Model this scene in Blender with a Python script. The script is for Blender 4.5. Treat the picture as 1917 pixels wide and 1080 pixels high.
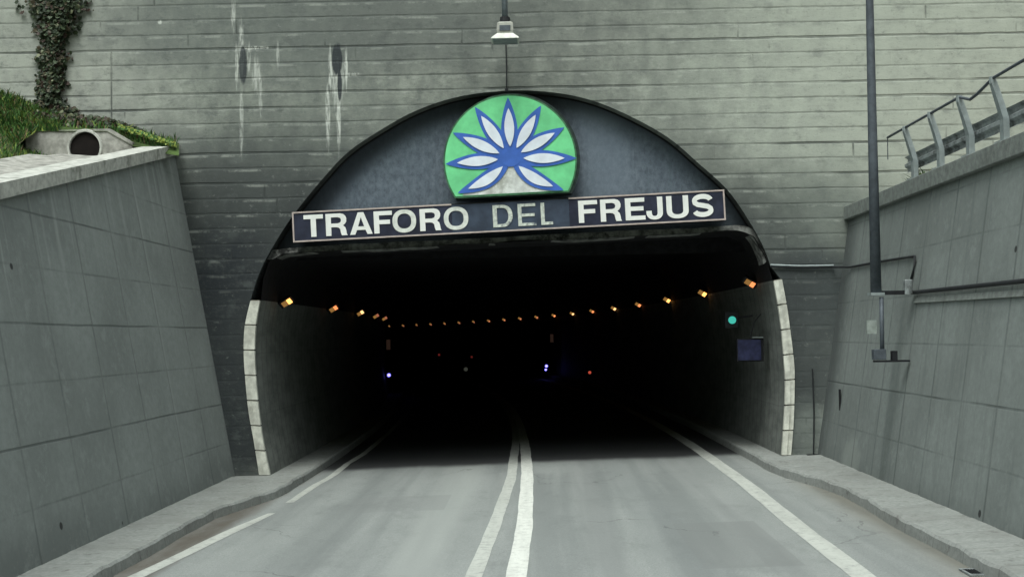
import bpy, bmesh, math, random
from mathutils import Vector, Matrix
R_ = random.Random(7)
S = bpy.context.scene
for o in list(bpy.data.objects): bpy.data.objects.remove(o)

# ------------------------------------------------------------ camera
F_PX, W_PX, H_PX = 2300.0, 1917.0, 1080.0
CAM = Vector((0.0, -23.0, 2.54))
yaw, pitch, roll = 42/2300, 90/2300, 0.016
Fw = Vector((-math.sin(yaw)*math.cos(pitch), math.cos(yaw)*math.cos(pitch), math.sin(pitch)))
R0 = Fw.cross(Vector((0, 0, 1))).normalized(); U0 = R0.cross(Fw).normalized()
Rt = R0*math.cos(roll) - U0*math.sin(roll); Up = U0*math.cos(roll) + R0*math.sin(roll)
cam = bpy.data.cameras.new('camera'); camo = bpy.data.objects.new('camera', cam)
S.collection.objects.link(camo)
m3 = Matrix((Rt, Up, -Fw)).transposed()
camo.matrix_world = Matrix.Translation(CAM) @ m3.to_4x4()
cam.sensor_width = 36; cam.lens = F_PX/W_PX*36; cam.clip_end = 2000; cam.clip_start = 0.1
S.camera = camo
S.render.resolution_x = 1024; S.render.resolution_y = 576

# ------------------------------------------------------------ sky, sun, exposure
SUN_EL, SUN_AZ = 62, 195            # azimuth measured from +Y clockwise
world = bpy.data.worlds.new('World'); S.world = world; world.use_nodes = True
wn = world.node_tree; wn.nodes.clear()
sky = wn.nodes.new('ShaderNodeTexSky'); sky.sky_type = 'NISHITA'; sky.sun_disc = False
sky.sun_elevation = math.radians(SUN_EL); sky.sun_rotation = math.radians(SUN_AZ)
sky.dust_density = 5.0; sky.air_density = 1.2
hs = wn.nodes.new('ShaderNodeHueSaturation'); hs.inputs['Saturation'].default_value = 0.22
bg = wn.nodes.new('ShaderNodeBackground'); bg.inputs['Strength'].default_value = 0.15
wo = wn.nodes.new('ShaderNodeOutputWorld')
tn_ = wn.nodes.new('ShaderNodeMix'); tn_.data_type = 'RGBA'; tn_.blend_type = 'MULTIPLY'; tn_.inputs[0].default_value = 1; tn_.inputs[7].default_value = (.945, 1.0, .985, 1)   # cool green cast of the overcast sky
wn.links.new(sky.outputs[0], hs.inputs['Color']); wn.links.new(hs.outputs[0], tn_.inputs[6]); wn.links.new(tn_.outputs[2], bg.inputs[0]); wn.links.new(bg.outputs[0], wo.inputs[0])
sl = bpy.data.lights.new('sun', 'SUN'); sl.energy = 0.8; sl.angle = math.radians(25); sl.color = (.98, 1, .97)
so = bpy.data.objects.new('sun', sl); S.collection.objects.link(so)
ea, az = math.radians(SUN_EL), math.radians(SUN_AZ)
sd = Vector((math.sin(az)*math.cos(ea), math.cos(az)*math.cos(ea), math.sin(ea)))
so.rotation_euler = sd.to_track_quat('Z', 'Y').to_euler(); so.location = (0, -20, 30)
S.view_settings.view_transform = 'Standard'; S.view_settings.look = 'None'
S.view_settings.exposure = 0.68; S.view_settings.gamma = 1.0

# ------------------------------------------------------------ pixel -> place helpers
def ray(px, py): return (Fw*F_PX + Rt*(px-W_PX/2) - Up*(py-H_PX/2)).normalized()
def at(px, py, Y=0.0):
    d = ray(px, py); t = (Y-CAM.y)/d.y; return CAM + d*t
TILT = 0.023
RAD = 320.0
def cx(y): return -(y*y)/(2*RAD) if y > 0 else 0.0
def cz(y): return 0.0022*y if y > 0 else 0.0
def roadz(x, y): return TILT*(x-cx(y)) + cz(y)

# ------------------------------------------------------------ object helpers
def link(o, parent=None):
    S.collection.objects.link(o)
    if parent is not None: o.parent = parent
    return o
def tag(o, label=None, cat=None, group=None, kind=None):
    if label: o['label'] = label
    if cat: o['category'] = cat
    if group: o['group'] = group
    if kind: o['kind'] = kind
    return o
def thing(name, label, cat, loc=(0, 0, 0), rot=(0, 0, 0), group=None):
    o = bpy.data.objects.new(name, None); link(o)
    o.location = loc; o.rotation_euler = rot; o.empty_display_size = .3
    return tag(o, label, cat, group)
def mesh(name, verts, faces, mat, parent=None, smooth=False, mats=None, idx=None):
    me = bpy.data.meshes.new(name); me.from_pydata([tuple(v) for v in verts], [], faces); me.update()
    for m in (mats or [mat]): me.materials.append(m)
    if idx: me.polygons.foreach_set('material_index', idx)
    if smooth:
        for p in me.polygons: p.use_smooth = True
    bm = bmesh.new(); bm.from_mesh(me); bmesh.ops.recalc_face_normals(bm, faces=bm.faces); bm.to_mesh(me); bm.free()
    return link(bpy.data.objects.new(name, me), parent)
class MB:
    def __init__(s): s.v = []; s.f = []
    def add(s, v, f):
        n = len(s.v); s.v += [Vector(p) for p in v]; s.f += [tuple(i+n for i in q) for q in f]; return s
    def box(s, c, h, rot=None):
        c = Vector(c); p = []
        for sx in (-1, 1):
            for sy in (-1, 1):
                for sz in (-1, 1):
                    q = Vector((sx*h[0], sy*h[1], sz*h[2]))
                    if rot is not None: q = rot @ q
                    p.append(c+q)
        return s.add(p, [(0,1,3,2),(4,6,7,5),(0,4,5,1),(2,3,7,6),(0,2,6,4),(1,5,7,3)])
    def tube(s, pts, r, n=10, cap=True):
        pts = [Vector(p) for p in pts]; rs = r if isinstance(r, (list, tuple)) else [r]*len(pts)
        v = []; f = []
        t0 = (pts[1]-pts[0]).normalized(); ref = Vector((0,0,1)) if abs(t0.z) < .9 else Vector((1,0,0))
        for i, p in enumerate(pts):
            t = (pts[min(i+1, len(pts)-1)]-pts[max(i-1, 0)]).normalized()
            a = t.cross(ref).normalized(); b = t.cross(a).normalized()
            for k in range(n):
                w = 2*math.pi*k/n; v.append(p + (a*math.cos(w)+b*math.sin(w))*rs[i])
        for i in range(len(pts)-1):
            for k in range(n):
                f.append((i*n+k, i*n+(k+1) % n, (i+1)*n+(k+1) % n, (i+1)*n+k))
        if cap: f += [tuple(range(n)), tuple(range((len(pts)-1)*n, len(pts)*n))]
        return s.add(v, f)
    def prism(s, poly, y0, y1):          # poly in (x, z), extruded along Y
        n = len(poly); v = [(p[0], y0, p[1]) for p in poly]+[(p[0], y1, p[1]) for p in poly]
        f = [tuple(range(n)), tuple(range(n, 2*n))]+[(i, (i+1) % n, n+(i+1) % n, n+i) for i in range(n)]
        return s.add(v, f)
    def build(s, name, mat, parent=None, smooth=False, bevel=0):
        o = mesh(name, s.v, s.f, mat, parent, smooth)
        if bevel:
            b = o.modifiers.new('b', 'BEVEL'); b.width = bevel; b.segments = 2; b.limit_method = 'ANGLE'
        return o
def autosmooth(o, ang=35):
    for p in o.data.polygons: p.use_smooth = True
    try: o.data.set_sharp_from_angle(angle=math.radians(ang))
    except Exception: pass
    return o

# ------------------------------------------------------------ node helpers
class NT:
    def __init__(s, name):
        s.m = bpy.data.materials.new(name); s.m.use_nodes = True
        s.t = s.m.node_tree; s.t.nodes.clear()
        s.out = s.t.nodes.new('ShaderNodeOutputMaterial'); s.b = s.t.nodes.new('ShaderNodeBsdfPrincipled')
        s.t.links.new(s.b.outputs[0], s.out.inputs[0]); s.b.inputs['Roughness'].default_value = .85
        s.b.inputs['Specular IOR Level'].default_value = .25
        tc = s.t.nodes.new('ShaderNodeTexCoord'); s.co = tc.outputs['Object']
        sp = s.t.nodes.new('ShaderNodeSeparateXYZ'); s.t.links.new(s.co, sp.inputs[0])
        s.x, s.y, s.z = sp.outputs
    def put(s, sock, v):
        if isinstance(v, bpy.types.NodeSocket): s.t.links.new(v, sock)
        elif v is not None:
            if hasattr(sock.default_value, '__len__') and len(sock.default_value) == 4 and len(v) == 3: v = (*v, 1)
            sock.default_value = v
    def math(s, op, a, b=None, c=None, clamp=False):
        n = s.t.nodes.new('ShaderNodeMath'); n.operation = op; n.use_clamp = clamp
        s.put(n.inputs[0], a); s.put(n.inputs[1], b)
        if c is not None: s.put(n.inputs[2], c)
        return n.outputs[0]
    def vec(s, x, y, z=0.0):
        n = s.t.nodes.new('ShaderNodeCombineXYZ')
        for i, v in enumerate((x, y, z)): s.put(n.inputs[i], v)
        return n.outputs[0]
    def vm(s, op, a, b=None):
        n = s.t.nodes.new('ShaderNodeVectorMath'); n.operation = op; s.put(n.inputs[0], a)
        if b is not None: s.put(n.inputs[1], b)
        return n.outputs['Value'] if op == 'LENGTH' else n.outputs[0]
    def noise(s, scale, detail=4, rough=.6, vec=None, stretch=None, dist=0):
        v = vec if vec is not None else s.co
        if stretch: v = s.vm('MULTIPLY', v, stretch)
        n = s.t.nodes.new('ShaderNodeTexNoise'); s.put(n.inputs['Vector'], v)
        n.inputs['Scale'].default_value = scale; n.inputs['Detail'].default_value = detail
        n.inputs['Roughness'].default_value = rough; n.inputs['Distortion'].default_value = dist
        return n.outputs['Fac']
    def rng(s, v, a, b, c=0.0, d=1.0, smooth=True):
        n = s.t.nodes.new('ShaderNodeMapRange'); n.interpolation_type = 'SMOOTHSTEP' if smooth else 'LINEAR'
        s.put(n.inputs[0], v)
        for i, q in enumerate((a, b, c, d)): s.put(n.inputs[i+1], q)
        return n.outputs[0]
    def mix(s, f, a, b, mode='MIX'):
        n = s.t.nodes.new('ShaderNodeMix'); n.data_type = 'RGBA'; n.blend_type = mode
        s.put(n.inputs[0], f); s.put(n.inputs[6], a); s.put(n.inputs[7], b); return n.outputs[2]
    def blob(s, u, v, u0, v0, ru, rv, ns=None, amp=.8, soft=.7):
        a = s.vec(s.math('MULTIPLY', s.math('SUBTRACT', u, u0), 1/ru), s.math('MULTIPLY', s.math('SUBTRACT', v, v0), 1/rv))
        l = s.vm('LENGTH', a)
        if ns is not None: l = s.math('ADD', l, s.math('MULTIPLY', s.math('SUBTRACT', ns, .5), amp*2))
        return s.rng(l, 1+soft*.5, 1-soft*.5)
    def line(s, v, v0, w):      # 1 on the line v == v0
        return s.rng(s.math('ABSOLUTE', s.math('SUBTRACT', v, v0)), w, w*.3)
    def bump(s, h, strength=.4, dist=.02):
        n = s.t.nodes.new('ShaderNodeBump'); s.put(n.inputs['Height'], h)
        n.inputs['Strength'].default_value = strength; n.inputs['Distance'].default_value = dist
        s.t.links.new(n.outputs[0], s.b.inputs['Normal'])
    def done(s, col=None, rough=None, metal=None):
        if col is not None: s.put(s.b.inputs['Base Color'], col)
        if rough is not None: s.put(s.b.inputs['Roughness'], rough)
        if metal is not None: s.b.inputs['Metallic'].default_value = metal
        return s.m
def simple(name, col, rough=.7, metal=0, var=.25, scale=8, dirt=None):
    n = NT(name); a = n.noise(scale, 5)
    c = n.mix(n.rng(a, .3, .7), tuple(k*(1-var) for k in col), tuple(min(1, k*(1+var)) for k in col))
    if dirt: c = n.mix(n.rng(n.noise(scale*.35, 6, .7), .5, .68), c, dirt)
    return n.done(c, rough, metal)
def glow(name, col, strength):
    n = NT(name); n.done((.02, .02, .02), .5)
    n.put(n.b.inputs['Emission Color'], col); n.b.inputs['Emission Strength'].default_value = strength
    return n.m

# ------------------------------------------------------------ materials
def mat_portal():
    n = NT('board_marked_concrete'); x, z = n.x, n.z
    wob = n.noise(.9, 6, .6)
    zz = n.math('ADD', z, n.math('MULTIPLY', n.math('SUBTRACT', wob, .5), .045))
    ROW = .285; z0 = 8.07
    k = n.math('DIVIDE', n.math('SUBTRACT', zz, z0-60*ROW), ROW)
    row = n.math('FLOOR', k); fr = n.math('FRACT', k)
    edge = n.math('MINIMUM', fr, n.math('SUBTRACT', 1.0, fr))
    # per-row random
    wn_ = n.t.nodes.new('ShaderNodeTexWhiteNoise'); wn_.noise_dimensions = '1D'; n.put(wn_.inputs['W'], row)
    rr = wn_.outputs['Value']
    # board ends: x shifted by a random amount per row
    u = n.math('ADD', n.math('DIVIDE', x, 2.6), n.math('MULTIPLY', rr, 7.3))
    bi = n.math('FLOOR', u); uf = n.math('FRACT', u)
    wn2 = n.t.nodes.new('ShaderNodeTexWhiteNoise'); wn2.noise_dimensions = '2D'; n.put(wn2.inputs['Vector'], n.vec(bi, row))
    br = wn2.outputs['Value']
    # broken joint lines
    jn = n.noise(1.1, 5, .65, stretch=(1, 1, 2.0))
    hl = n.math('MULTIPLY', n.math('MULTIPLY', n.rng(edge, .085, .01), n.rng(jn, .46, .64)), n.math('MULTIPLY_ADD', rr, .5, .35))
    faint = n.math('MULTIPLY', n.rng(edge, .11, .01), n.rng(n.noise(1.9, 5, .7), .3, .65, .22, .62))
    ue = n.math('MULTIPLY', n.math('MINIMUM', uf, n.math('SUBTRACT', 1.0, uf)), 2.6)
    vl = n.math('MULTIPLY', n.rng(ue, .025, .004), n.rng(n.noise(.9, 3), .5, .62))
    strong = None
    for zl in (8.07, 6.93, 6.075, 7.215, 5.505, 9.2, 10.3, 4.08):
        l = n.math('MULTIPLY', n.line(zz, zl, .035), n.rng(n.noise(.35, 3, .6, vec=n.vec(x, zl*3.1)), .38, .55))
        strong = l if strong is None else n.math('MAXIMUM', strong, l)
    strong = n.math('MAXIMUM', strong, n.math('MULTIPLY', n.line(zz, 8.07, .03), .9))
    # the pour joint at the left, going down from the strong line
    pj = n.math('MULTIPLY', n.line(x, -7.96, .022), n.math('MULTIPLY', n.rng(z, 8.12, 8.05), n.rng(z, 6.6, 6.9)))
    lines = n.math('MAXIMUM', n.math('MAXIMUM', hl, faint), n.math('MAXIMUM', n.math('MULTIPLY', strong, 1.0), n.math('MAXIMUM', vl, pj)), clamp=True)
    # light weathered concrete
    grain = n.noise(16, 6, .75, stretch=(.6, 1, 1.2))
    broad = n.noise(.5, 5, .6, stretch=(.8, 1, 1.0))
    c = n.mix(n.rng(grain, .25, .75), (.215, .24, .205), (.33, .355, .31))
    c = n.mix(n.math('MULTIPLY', br, .30), c, (.15, .17, .15))
    blk = n.noise(2.6, 4, .6, stretch=(1.2, 1, .8))
    c = n.mix(n.rng(blk, .42, .62, 0, .46), c, (.13, .142, .135))
    c = n.mix(n.rng(blk, .5, .32, 0, .25), c, (.40, .44, .38))
    c = n.mix(n.rng(broad, .42, .68, 0, .55), c, (.165, .185, .165))
    c = n.mix(n.rng(n.math('ADD', x, n.math('MULTIPLY', broad, 2)), 1.5, 7.5, 0, .62), c, (.46, .50, .43))
    c = n.mix(n.math('MULTIPLY', n.rng(fr, .55, 1.0), n.rng(n.noise(2.2, 6, .75, stretch=(.8, 1, 1)), .45, .62, 0, .35)), c, (.08, .09, .085))          # paler toward the right, then darker below the joints
    c = n.mix(n.math('MULTIPLY', n.blob(x, z, -10, 7.8, 3.0, 2.4, broad, .5, .9), .45), c, (.44, .46, .41))
    wn3 = n.noise(1.3, 6, .65)
    dirtrow = n.noise(2.6, 6, .75, stretch=(.8, 1, 1.3))
    # grey band of weathering from upper left to the arch
    c = n.mix(n.math('MULTIPLY', n.blob(x, z, -4.2, 8.5, 4.6, .9, wn3, .5, .8), .62), c, (.10, .115, .11))
    c = n.mix(n.math('MULTIPLY', n.blob(x, z, -.6, 8.6, 3.6, 1.3, wn3, .5, .8), .42), c, (.13, .14, .13))
    c = n.mix(n.math('MULTIPLY', n.blob(x, z, -4.8, 5.7, 2.5, 1.5, wn3, .5, .9), .55), c, (.11, .125, .115))
    # exhaust soot both sides of the opening
    c = n.mix(n.math('MULTIPLY', n.blob(x, z, -5.4, 4.6, 2.0, 1.7, wn3, .35, .9), .85), c, (.046, .053, .052))
    c = n.mix(n.math('MULTIPLY', n.blob(x, z, -5.7, 2.2, 1.4, 2.6, wn3, .3, .6), .92), c, (.020, .025, .029))
    c = n.mix(n.math('MULTIPLY', n.blob(x, z, 5.3, 4.1, 1.7, 1.5, wn3, .35, .9), .68), c, (.075, .09, .083))
    c = n.mix(n.math('MULTIPLY', n.blob(x, z, 5.2, 2.6, 1.1, 1.55, wn3, .2, .5), .85), c, (.05, .06, .063))
    c = n.mix(n.math('MULTIPLY', n.blob(x, z, 5.0, .75, .34, .62, wn3, .12, .3), .8), c, (.17, .195, .18))
    c = n.mix(n.math('MULTIPLY', n.rng(dirtrow, .5, .66), n.rng(n.math('ADD', x, broad), 4.0, -1.0, .2, .5)), c, (.075, .085, .082))
    # soot creeping out from the rim of the arch
    ra = n.vm('LENGTH', n.vec(n.math('SUBTRACT', x, -.1), n.math('MULTIPLY', n.math('SUBTRACT', z, 2.35), 1.03)))
    c = n.mix(n.math('MULTIPLY', n.rng(n.math('ADD', ra, n.math('MULTIPLY', n.math('SUBTRACT', wn3, .5), 1.6)), 6.0, 4.75), n.rng(z, 7.0, 4.6, .22, .8)), c, (.042, .048, .048))
    # pale scars in the soot along board edges
    sc = n.math('MULTIPLY', n.rng(n.noise(4.5, 6, .75, stretch=(.6, 1, 2.5)), .64, .72), n.blob(x, z, -5.4, 3.2, 1.6, 2.8, wn3, .3, .8))
    c = n.mix(n.math('MULTIPLY', sc, .5), c, (.24, .26, .25))
    sc = n.math('MULTIPLY', n.rng(n.noise(5.5, 6, .75, stretch=(.7, 1, 2.2)), .63, .7), n.blob(x, z, 5.2, 3.2, .9, 1.5, wn3, .3, .8))
    c = n.mix(n.math('MULTIPLY', sc, .5), c, (.22, .24, .24))
    pale = n.math('MULTIPLY', n.rng(n.math('ABSOLUTE', n.math('SUBTRACT', fr, .84)), .12, .02), n.rng(n.noise(1.6, 5, .7), .48, .62, 0, .5))  # painted highlight: board lip catching light just below each joint
    sootm = n.rng(n.math('ADD', z, n.math('MULTIPLY', wn3, 1.5)), 6.2, 3.2, 1.0, .5)
    c = n.mix(n.math('MULTIPLY', pale, n.rng(sootm, .5, 1.0, .1, .75)), c, (.44, .47, .42))
    lines = n.math('MULTIPLY', lines, sootm)
    c = n.mix(n.math('MULTIPLY', lines, n.rng(n.noise(.45, 4, .65), .4, .62, .3, .72)), c, (.045, .052, .05))
    # lime streaks and dark seeps under the pour joint
    st = n.noise(9, 5, .75, stretch=(1.6, 1, .35)); s2 = n.noise(26, 3, .6, stretch=(1, 1, .5))
    def P(px, py): q = at(px, py); return q.x, q.z
    fil = n.noise(30, 4, .6, stretch=(1, 1, .12))
    for (px, py, rw, rh, a, white) in ((452, 95, .045, .50, .75, 1), (480, 140, .07, .30, .6, 1), (452, 225, .035, .60, .55, 1), (520, 105, .03, .25, .45, 1),
            (632, 150, .11, .50, .6, 1), (614, 220, .045, .52, .75, 1), (618, 130, .035, .38, .8, 1), (648, 128, .03, .35, .8, 1), (443, 122, .03, .36, .7, 1), (466, 110, .03, .25, .6, 1), (634, 225, .035, .55, .85, 1), (475, 90, .30, .03, .7, 1), (655, 140, .2, .035, .5, 1),
            (437, 30, .04, .30, .6, 1), (488, 180, .035, .4, .45, 1), (300, 42, .04, .04, .8, 1),
            (455, 122, .075, .36, .9, 0), (631, 112, .10, .30, .98, 0), (636, 160, .045, .30, .95, 0)):
        u0, v0 = P(px, py)
        b = n.blob(x, z, u0, v0, rw, rh, st, .8 if white else .45, .8 if white else .3)
        if white: b = n.math('MULTIPLY', b, n.rng(fil if rh > .05 else s2, .36, .58))
        c = n.mix(n.math('MULTIPLY', b, a), c, (.58, .61, .56) if white else (.035, .042, .046))
    pit = n.noise(11, 7, .8, stretch=(.9, 1, 1.2))
    c = n.mix(n.rng(pit, .54, .7, 0, .5), c, (.09, .10, .095))
    c = n.mix(n.rng(n.noise(7, 7, .8, stretch=(.8, 1, 1.2)), .56, .72, 0, .3), c, (.42, .45, .40))
    c = n.mix(n.rng(n.noise(1.7, 5, .7, stretch=(.9, 1, 1.4)), .55, .7, 0, .4), c, (.11, .125, .118))
    h = n.math('SUBTRACT', n.math('ADD', n.math('MULTIPLY', pit, -.5), n.math('ADD', n.math('MULTIPLY', grain, .25), n.math('MULTIPLY', br, .35))), lines)
    n.bump(h, .6, .018)
    return n.done(c, .92)

def mat_retaining(name, xs, rowh, colw, tone, strongs, right=False):
    n = NT(name); y, z = n.y, n.z
    wob = n.math('MULTIPLY', n.math('SUBTRACT', n.noise(.5, 2), .5), .04)
    zz = n.math('ADD', z, wob); yy = n.math('ADD', y, wob)
    k = n.math('FRACT', n.math('DIVIDE', n.math('ADD', zz, 30*rowh-(strongs[-1]-strongs[-1]//rowh*rowh)), rowh)); e = n.math('MULTIPLY', n.math('MINIMUM', k, n.math('SUBTRACT', 1.0, k)), rowh)
    q = n.math('FRACT', n.math('DIVIDE', n.math('ADD', yy, 80*colw), colw)); f = n.math('MULTIPLY', n.math('MINIMUM', q, n.math('SUBTRACT', 1.0, q)), colw)
    jn = n.noise(.8, 5, .65)
    hl = n.math('MULTIPLY', n.rng(e, .024, .003), n.rng(jn, .4, .6, .1, .55))
    vl = n.math('MULTIPLY', n.rng(f, .045 if right else .04, .006), n.rng(n.noise(.7, 4), .35, .6, .3, .8 if right else .62))
    l = n.math('MAXIMUM', hl, vl)
    for zs in strongs:
        l = n.math('MAXIMUM', l, n.math('MULTIPLY', n.line(zz, zs, .022), n.rng(n.noise(.5, 3, vec=n.vec(y, zs*5)), .35, .55, .25, 1)))
    grain = n.noise(9, 8, .75); broad = n.noise(.6, 6, .7)
    a = tone
    c = n.mix(n.rng(grain, .3, .7), tuple(t*.88 for t in a), tuple(t*1.1 for t in a))
    c = n.mix(n.rng(broad, .38, .62, 0, .6), c, tuple(t*.66 for t in a))
    c = n.mix(n.rng(n.math('ADD', z, n.math('MULTIPLY', jn, -1.2)), .1, -.5, 0, .5), c, tuple(t*.5 for t in a))
    c = n.mix(n.rng(n.noise(2.4, 8, .8), .5, .66, 0, .35), c, tuple(t*1.45 for t in a))
    c = n.mix(n.rng(n.noise(30, 5, .8), .58, .7, 0, .35), c, tuple(t*.5 for t in a))
    # run-off streaks under the coping
    stk = n.rng(n.noise(5.0, 5, .7, vec=n.vec(y, n.math('MULTIPLY', z, .06))), .5, .66)
    if right:
        c = n.mix(n.math('MULTIPLY', stk, .3), c, tuple(t*.5 for t in a))
        c = n.mix(n.math('MULTIPLY', n.blob(y, z, .4, 2.8, 1.1, 3.4, broad, .3, .8), .7), c, (.045, .052, .052))
        c = n.mix(n.math('MULTIPLY', n.blob(y, z, -4.2, 1.4, .22, 1.7, jn, .4, .7), .32), c, (.04, .05, .045))
        c = n.mix(n.math('MULTIPLY', n.blob(y, z, -2.3, .35, .5, .4, jn, .6, .6), .35), c, (.3, .33, .3))
    else:
        top = n.rng(n.math('SUBTRACT', z, n.math('MULTIPLY', y, .21)), 3.6, 6.0)
        c = n.mix(n.math('MULTIPLY', n.math('MULTIPLY', stk, top), .5), c, (.33, .36, .34))
        c = n.mix(n.math('MULTIPLY', n.line(y, -2.95, .09), .25), c, (.3, .33, .31))
    c = n.mix(n.math('MULTIPLY', l, .58), c, (.04, .047, .045))
    # tie holes
    vo = n.t.nodes.new('ShaderNodeTexVoronoi'); vo.inputs['Scale'].default_value = .95; vo.inputs['Randomness'].default_value = .45
    n.put(vo.inputs['Vector'], n.vec(y, z))
    c = n.mix(n.rng(vo.outputs['Distance'], .055, .038, 0, .9), c, (.02, .02, .02))
    pale = n.rng(n.noise(6, 6, .8), .66, .72)
    c = n.mix(n.math('MULTIPLY', pale, .35), c, (.36, .38, .36))
    n.bump(n.math('SUBTRACT', n.math('MULTIPLY', grain, .3), l), .35, .01)
    return n.done(c, .9)

def mat_road():
    n = NT('worn_asphalt'); x, y = n.x, n.y
    fine = n.noise(60, 4, .7); broad = n.noise(.6, 5, .6, stretch=(1, .25, 1)); tr = n.noise(1.6, 4, .55, stretch=(1, .04, 1))
    c = n.mix(n.rng(fine, .25, .75), (.165, .18, .172), (.30, .32, .305))
    c = n.mix(n.rng(n.noise(7, 8, .8), .5, .75, 0, .35), c, (.32, .34, .32))
    agg = n.noise(34, 6, .85)
    c = n.mix(n.rng(agg, .52, .68, 0, .5), c, (.10, .11, .105))
    c = n.mix(n.rng(agg, .46, .34, 0, .4), c, (.38, .40, .38))
    c = n.mix(n.rng(n.noise(1.3, 7, .75, stretch=(1, .5, 1)), .5, .66, 0, .35), c, (.13, .14, .135))
    c = n.mix(n.rng(broad, .35, .7, 0, .45), c, (.15, .165, .158))
    c = n.mix(n.rng(tr, .42, .62, 0, .42), c, (.12, .132, .13))
    for x0, w, a, col in ((-1.4, .55, .5, (.30, .32, .30)), (-2.9, .5, .3, (.10, .112, .11)), (1.6, .5, .25, (.13, .145, .145)), (2.7, .4, .2, (.25, .26, .25)), (.8, .35, .2, (.24, .25, .24))):
        b = n.rng(n.math('ABSOLUTE', n.math('SUBTRACT', n.math('ADD', x, n.math('MULTIPLY', broad, .5)), x0+.25)), w, w*.2)
        c = n.mix(n.math('MULTIPLY', b, a), c, col)
    for x0, y0, hx, hy, col, a in ((2.3, -8.2, .55, 1.6, (.15, .16, .155), .45), (-2.2, -3.6, .8, .9, (.17, .18, .175), .35)):
        m_ = n.math('MULTIPLY', n.rng(n.math('ABSOLUTE', n.math('SUBTRACT', x, x0)), hx, hx-.03), n.rng(n.math('ABSOLUTE', n.math('SUBTRACT', y, y0)), hy, hy-.04))
        c = n.mix(n.math('MULTIPLY', m_, a), c, col)
    # grime and silt by the kerbs
    g = n.noise(1.6, 6, .7, stretch=(1, .35, 1))
    e1 = n.rng(n.math('ADD', x, n.math('MULTIPLY', g, .5)), -3.98, -4.22)
    c = n.mix(n.math('MULTIPLY', e1, n.rng(g, .3, .7, .45, .9)), c, (.082, .070, .055))
    e2 = n.rng(n.math('SUBTRACT', x, n.math('MULTIPLY', g, .6)), 3.55, 4.2)
    c = n.mix(n.math('MULTIPLY', e2, n.rng(g, .35, .65, .2, .75)), c, (.23, .225, .19))
    c = n.mix(n.math('MULTIPLY', n.rng(n.math('SUBTRACT', x, n.math('MULTIPLY', g, .35)), 4.0, 4.25), .6), c, (.10, .095, .075))
    ck = n.t.nodes.new('ShaderNodeTexVoronoi'); ck.feature = 'DISTANCE_TO_EDGE'; ck.inputs['Scale'].default_value = .33
    wv = n.t.nodes.new('ShaderNodeTexNoise'); wv.inputs['Scale'].default_value = 1.5; wv.inputs['Detail'].default_value = 6; n.put(wv.inputs['Vector'], n.co)
    n.put(ck.inputs['Vector'], n.vm('ADD', n.co, n.vm('MULTIPLY', wv.outputs['Color'], (1.2, 1.2, 0))))
    c = n.mix(n.math('MULTIPLY', n.rng(ck.outputs['Distance'], .006, .002), n.rng(n.noise(.35, 2), .52, .6, 0, .45)), c, (.05, .05, .05))
    # oil spots
    vo = n.t.nodes.new('ShaderNodeTexVoronoi'); vo.inputs['Scale'].default_value = .55; n.put(vo.inputs['Vector'], n.vec(x, y))
    c = n.mix(n.rng(vo.outputs['Distance'], .035, .02, 0, .7), c, (.03, .03, .03))
    # tunnel shade painted into the road colour past a ragged edge under the lintel
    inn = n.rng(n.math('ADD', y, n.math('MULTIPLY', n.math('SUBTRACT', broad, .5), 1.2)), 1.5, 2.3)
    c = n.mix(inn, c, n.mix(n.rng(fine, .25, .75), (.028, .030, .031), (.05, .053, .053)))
    n.bump(fine, .35, .006)
    return n.done(c, n.rng(fine, .3, .7, .75, .9))

def mat_paint(name, col, wear=.5):
    n = NT(name); w = n.noise(7, 8, .8); s = n.noise(2.2, 5, .7, stretch=(3, .3, 1))
    c = n.mix(n.rng(s, .35, .7, 0, .4), col, tuple(k*.6 for k in col))
    c = n.mix(n.math('MULTIPLY', n.rng(w, .48, .66), wear), c, (.20, .21, .20))
    return n.done(c, .7)

def mat_kerb():
    n = NT('kerb_concrete'); g = n.noise(18, 6, .7); b = n.noise(1.1, 5, .65)
    c = n.mix(n.rng(g, .3, .7), (.19, .205, .192), (.27, .285, .266))
    c = n.mix(n.rng(b, .4, .7, 0, .5), c, (.16, .165, .152))
    yj = n.math('FRACT', n.math('DIVIDE', n.math('ADD', n.y, 90), 1.0)); e = n.math('MINIMUM', yj, n.math('SUBTRACT', 1.0, yj))
    c = n.mix(n.rng(e, .014, .004, 0, .35), c, (.05, .05, .045))
    c = n.mix(n.rng(n.noise(4, 6, .75), .55, .66, 0, .5), c, (.08, .078, .07))
    n.bump(g, .3, .008)
    return n.done(c, .9)

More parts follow.
